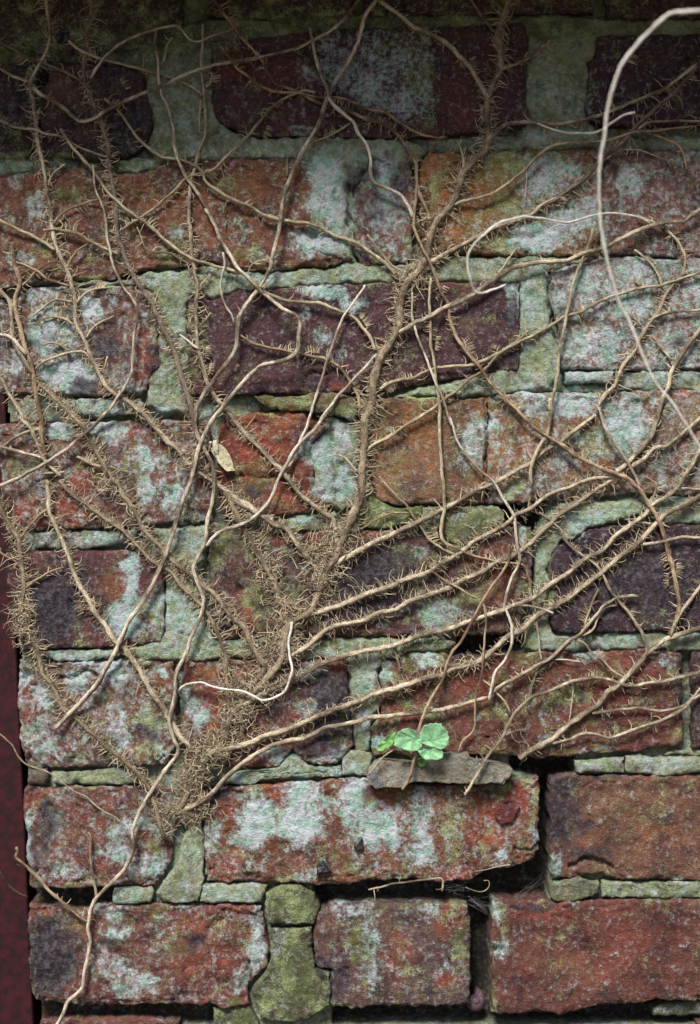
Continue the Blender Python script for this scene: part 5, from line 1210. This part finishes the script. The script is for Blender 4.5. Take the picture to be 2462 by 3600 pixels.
for key, (nm, label, cat) in PLANTS.items():
    parts = THINGS[key]
    big = len(parts) > 1 and key not in ()
    x, y = parts[0][2].mean(0)
    if len(parts) > 1:
        root = empty(nm, world(x, y, 0).reshape(3))
        for me, H, _ in parts:
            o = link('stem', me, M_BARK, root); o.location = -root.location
            H.build('rootlets', o)
        if key == 'M':
            o = CROWN.build('root_mat', root); o.location = -root.location
    else:
        me, H, _ = parts[0]
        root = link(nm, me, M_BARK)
        H.build('rootlets', root)
    tag(root, label, cat, group='dead ivy on the wall' if cat in ('vine', 'tendril', 'ivy') else None)

# ------------------------------------------------------------------ seedling
seed = empty('seedling_plant', world(*P('X 560,520')[0], 6).reshape(3))
def leaf(outline, centre, h0, cup, tiltx, tilty, mat, fold=0.0):
    c = P('X ' + centre)[0]
    o = P('X ' + outline)
    o = np.concatenate([o, o[:1]])
    s = np.r_[0, np.cumsum(np.hypot(*np.diff(o, axis=0).T))]
    na, nr = 104, 12
    t = np.linspace(0, s[-1], na, endpoint=False)
    ox = np.interp(t, s, o[:, 0]); oy = np.interp(t, s, o[:, 1])
    cren = 1 + .045 * np.abs(np.sin(np.arange(na) * math.pi * 17 / na))
    ox = c[0] + (ox - c[0]) * cren; oy = c[1] + (oy - c[1]) * cren
    V, F, LC = [], [], []
    for side in (0, 1):
        V.append(world(c[0], c[1], h0 - side * .35).tolist()); LC.append((.10, .20, .085))
        for i in range(1, nr + 1):
            f = i / nr
            px, py = c[0] + (ox - c[0]) * f, c[1] + (oy - c[1]) * f
            R_ = np.hypot(ox - c[0], oy - c[1]) * PX
            th = np.arange(na) / na * 2 * math.pi
            h = h0 + cup * f ** 1.8 + tiltx * (px - c[0]) * PX + tilty * (py - c[1]) * PX
            h = h - .28 * f * (.5 + .5 * np.cos(th * 7)) ** 6 + .5 * np.sin(th * 5 + f * 3) * f - side * .35 * (1 if i < nr else .6)
            V.extend(world(px, py, h).tolist())
            vein = np.maximum((.5 + .5 * np.cos(th * 7)) ** 14, .6 * (.5 + .5 * np.cos(th * 21 + f * 5)) ** 8 * f) * (1 - .5 * f)
            lc = np.array((.15, .32, .165)) * (1 + .18 * perlin(px / 9., py / 9., 5))[:, None] * (1 - .22 * (f < .25))
            LC.extend((lc * (1 - vein[:, None] * .3) + np.array((.17, .34, .19)) * vein[:, None] * .3).tolist())
        b = side * (1 + nr * na)
        for j in range(na):
            j2 = (j + 1) % na
            tri = [b, b + 1 + j, b + 1 + j2]
            F.append(tri if side else tri[::-1])
            for i in range(nr - 1):
                q = [b + 1 + i * na + j, b + 1 + i * na + j2, b + 1 + (i + 1) * na + j2, b + 1 + (i + 1) * na + j]
                F.append(q[::-1] if side else q)
    b2 = 1 + nr * na
    for j in range(na):
        j2 = (j + 1) % na
        F.append([1 + (nr - 1) * na + j, 1 + (nr - 1) * na + j2, b2 + 1 + (nr - 1) * na + j2, b2 + 1 + (nr - 1) * na + j])
    ob = link('leaf', mesh('leaf', V, F, True, {'Col': ('FLOAT_COLOR', rgba(np.array(LC)))}), mat, seed)
    ob.location = -seed.location
    return ob
leaf('357,305 365,260 390,215 425,188 475,176 530,190 560,220 575,250 600,265 600,300 610,340 570,375 520,380 450,370 385,345 360,330', '535,275', 17, 1.6, -.02, .02, M_LEAF)
leaf('575,250 600,215 625,160 690,140 780,140 800,175 835,205 852,265 840,330 810,365 760,375 700,345 640,330 590,310', '690,300', 14, 1.8, .03, .02, M_LEAF)
leaf('570,375 600,345 680,340 780,365 800,400 790,445 740,465 690,455 640,460 600,430', '690,368', 16.5, 1.5, .0, .05, M_LEAF)
leaf('365,225 340,240 280,275 225,325 200,370 205,400 245,395 300,370 335,335 352,300 360,260', '300,310', 11, 1.0, .25, .1, M_LEAF2)
leaf('575,490 600,465 640,470 660,500 645,535 610,547 580,530 568,508', '612,505', 9.5, .6, .05, .1, M_LEAF2)
for path, w, hs in (('X 555,395 560,430 548,520 520,560', 11, (15, 10, 7)), ('X 430,372 480,415 530,470', 8, (14, 10, 8)), ('X 568,430 572,480 600,510', 6, (13, 10, 9)), ('X 690,345 620,400 560,470', 8, (13, 11, 8))):
    pts = catmull(P(path), 6); n = len(pts)
    hv = np.interp(np.linspace(0, 1, n), np.linspace(0, 1, len(hs)), hs)
    me = stem_mesh('leaf_stalk', pts, np.full(n, w / 2), hv, 5, 8)
    ob = link('leaf_stalk', me, M_SHOOT, seed); ob.location = -seed.location
tag(seed, 'small bright green seedling with rounded scalloped leaves on the slab', 'seedling')

# ------------------------------------------------------------------ moth resting head-up on the ivy
moth = empty('moth', world(*P('V 700,820')[0], 5).reshape(3))
def wing(outline, hin, hout, lift):
    o = P('V ' + outline); n = len(o)
    inner, outer = o[: n // 2], o[n // 2:][::-1]
    A, B = resample(inner, 26), resample(outer, 26)
    V, F = [], []
    for side in (0, 1):
        for j in range(11):
            f = j / 10
            p = A * (1 - f) + B * f
            t = np.linspace(0, 1, 26)
            h = hin + (hout - hin) * f ** 1.5 + lift * t - .6 * (t - .5) ** 2 + .08 * np.sin(t * 30) * f - side * .25
            V.append(world(p[:, 0], p[:, 1], h))
    V = np.concatenate(V)
    g0 = grid_faces(26, 11)
    m0 = 26 * 11
    F = [tuple(q) for q in g0.tolist()] + [tuple(r + m0 for r in q[::-1]) for q in g0.tolist()]
    rim = list(range(26)) + [j * 26 + 25 for j in range(1, 11)] + [10 * 26 + i for i in range(24, -1, -1)] + [j * 26 for j in range(9, 0, -1)]
    for a_, b_ in zip(rim, rim[1:] + rim[:1]): F.append((a_, a_ + m0, b_ + m0, b_))
    ob = link('wing', mesh('wing', V, F, True), M_WING, moth); ob.location = -moth.location
wing('680,440 640,640 650,850 720,1000 830,1130 960,1252  1178,1225 1125,1130 1110,1000 1030,800 930,630 820,510', 7.5, 3.5, -1)
wing('690,480 680,640 700,800 760,960 840,1120 900,1236  870,1200 790,1060 690,930 610,830 530,700 510,600', 6.0, 4.6, -.5)
# thorax and head, one furry body
bpts = P('V 600,400 625,440 640,500 650,580 670,680 700,800')
bp = catmull(bpts, 3); n = len(bp)
br_ = np.interp(np.linspace(0, 1, n), [0, .12, .3, .5, .8, 1], [4, 8.5, 10.5, 11, 8, 4])
ob = link('body', stem_mesh('body', bp, br_, np.full(n, 6.2), 5, 14), M_MOTHB, moth); ob.location = -moth.location
# folded foreleg tufts and head shoulders
sh = catmull(P('V 520,440 490,560 470,640 440,720'), 3)
ob = link('leg', stem_mesh('leg', sh, np.linspace(6, 2.5, len(sh)), np.linspace(6, 3, len(sh)), 5, 8), M_MOTHB, moth); ob.location = -moth.location
lg = catmull(P('V 790,475 815,440 860,415 930,398'), 3)
ob = link('leg', stem_mesh('leg', lg, np.linspace(2, .8, len(lg)), np.linspace(5, 2, len(lg)), 5, 6), M_MOTHB, moth); ob.location = -moth.location
for pth in ('V 685,430 690,330 675,200 640,10', 'V 690,440 640,330 560,240 450,160'):
    an_ = catmull(P(pth), 4)
    ob = link('antenna', stem_mesh('antenna', an_, np.full(len(an_), .9), np.linspace(6.5, 5, len(an_)), 5, 5), M_MOTHB, moth); ob.location = -moth.location
tag(moth, 'mottled beige moth resting with folded wings beside the bright red brick', 'moth')

# ------------------------------------------------------------------ snail in the open joint
def shell():
    V, F = [], []
    nt, ns = 150, 16
    turns = 3.1
    for i in range(nt):
        t = i / (nt - 1)
        g_ = math.exp(-1.95 * (1 - t) * turns / 2.0)
        an_ = t * turns * 2 * math.pi
        Rm, rr = 4.2 * g_, 3.9 * g_
        zc = -5.5 * g_
        for j in range(ns):
            b = j / ns * 2 * math.pi
            rb = rr * (1 + .02 * math.sin(i * 1.7))
            rad_ = Rm + rb * math.cos(b)
            V.append((rad_ * math.cos(an_), rad_ * math.sin(an_), zc + rb * .95 * math.sin(b)))
    for i in range(nt - 1):
        for j in range(ns):
            a_, b_ = i * ns + j, i * ns + (j + 1) % ns
            F.append((a_, b_, b_ + ns, a_ + ns))
    F.append(tuple(range(ns))[::-1]); F.append(tuple(range((nt - 1) * ns, nt * ns)))
    return np.array(V) * MM * 1.2, F
V, F = shell()
sn = link('snail_shell', mesh('snail_shell', V, F, True), M_SHELL)
(sx, sy), = P('B4 1398,1160')
sn.location = world(sx, sy, -9).reshape(3)
sn.rotation_euler = (math.radians(62), math.radians(-24), math.radians(35))
tag(sn, 'purplish brown snail shell at the foot of the open vertical joint', 'snail')

# ------------------------------------------------------------------ cobweb threads across the open joint
for lab, threads in (('fine grey cobweb across the open joint above the snail', (('B4 1130,580', 'B4 1490,580', 3), ('B4 1240,520', 'B4 1340,520', 12), ('C4 570,580', 'C4 730,470', 5), ('B4 1370,600', 'B4 1470,650', 12))),
                     ('fine cobweb over the dark hole at right below the brown bricks', (('C2 560,580', 'C2 720,640', 9), ('C2 700,600', 'C2 850,640', 5)))):
    web = Hairs()
    for a_, b_, n_ in threads:
        p0, p1 = P(a_)[0], P(b_)[0]
        for _ in range(n_):
            q0 = p0 + np.array([RH.gauss(0, 9), RH.gauss(0, 12)]); q1 = p1 + np.array([RH.gauss(0, 9), RH.gauss(0, 12)])
            dd = q1 - q0
            web.add(q0[0], q0[1], RH.uniform(-9, -2), math.atan2(dd[1], dd[0]), float(np.hypot(*dd)), RH.uniform(-.3, .3), RH.uniform(.18, .3), RH.uniform(-9, -2))
    ob = link('cobweb', mesh('cobweb', np.array(web.v), np.array(web.f), True), M_WEB)
    tag(ob, lab, 'cobweb', kind='stuff')
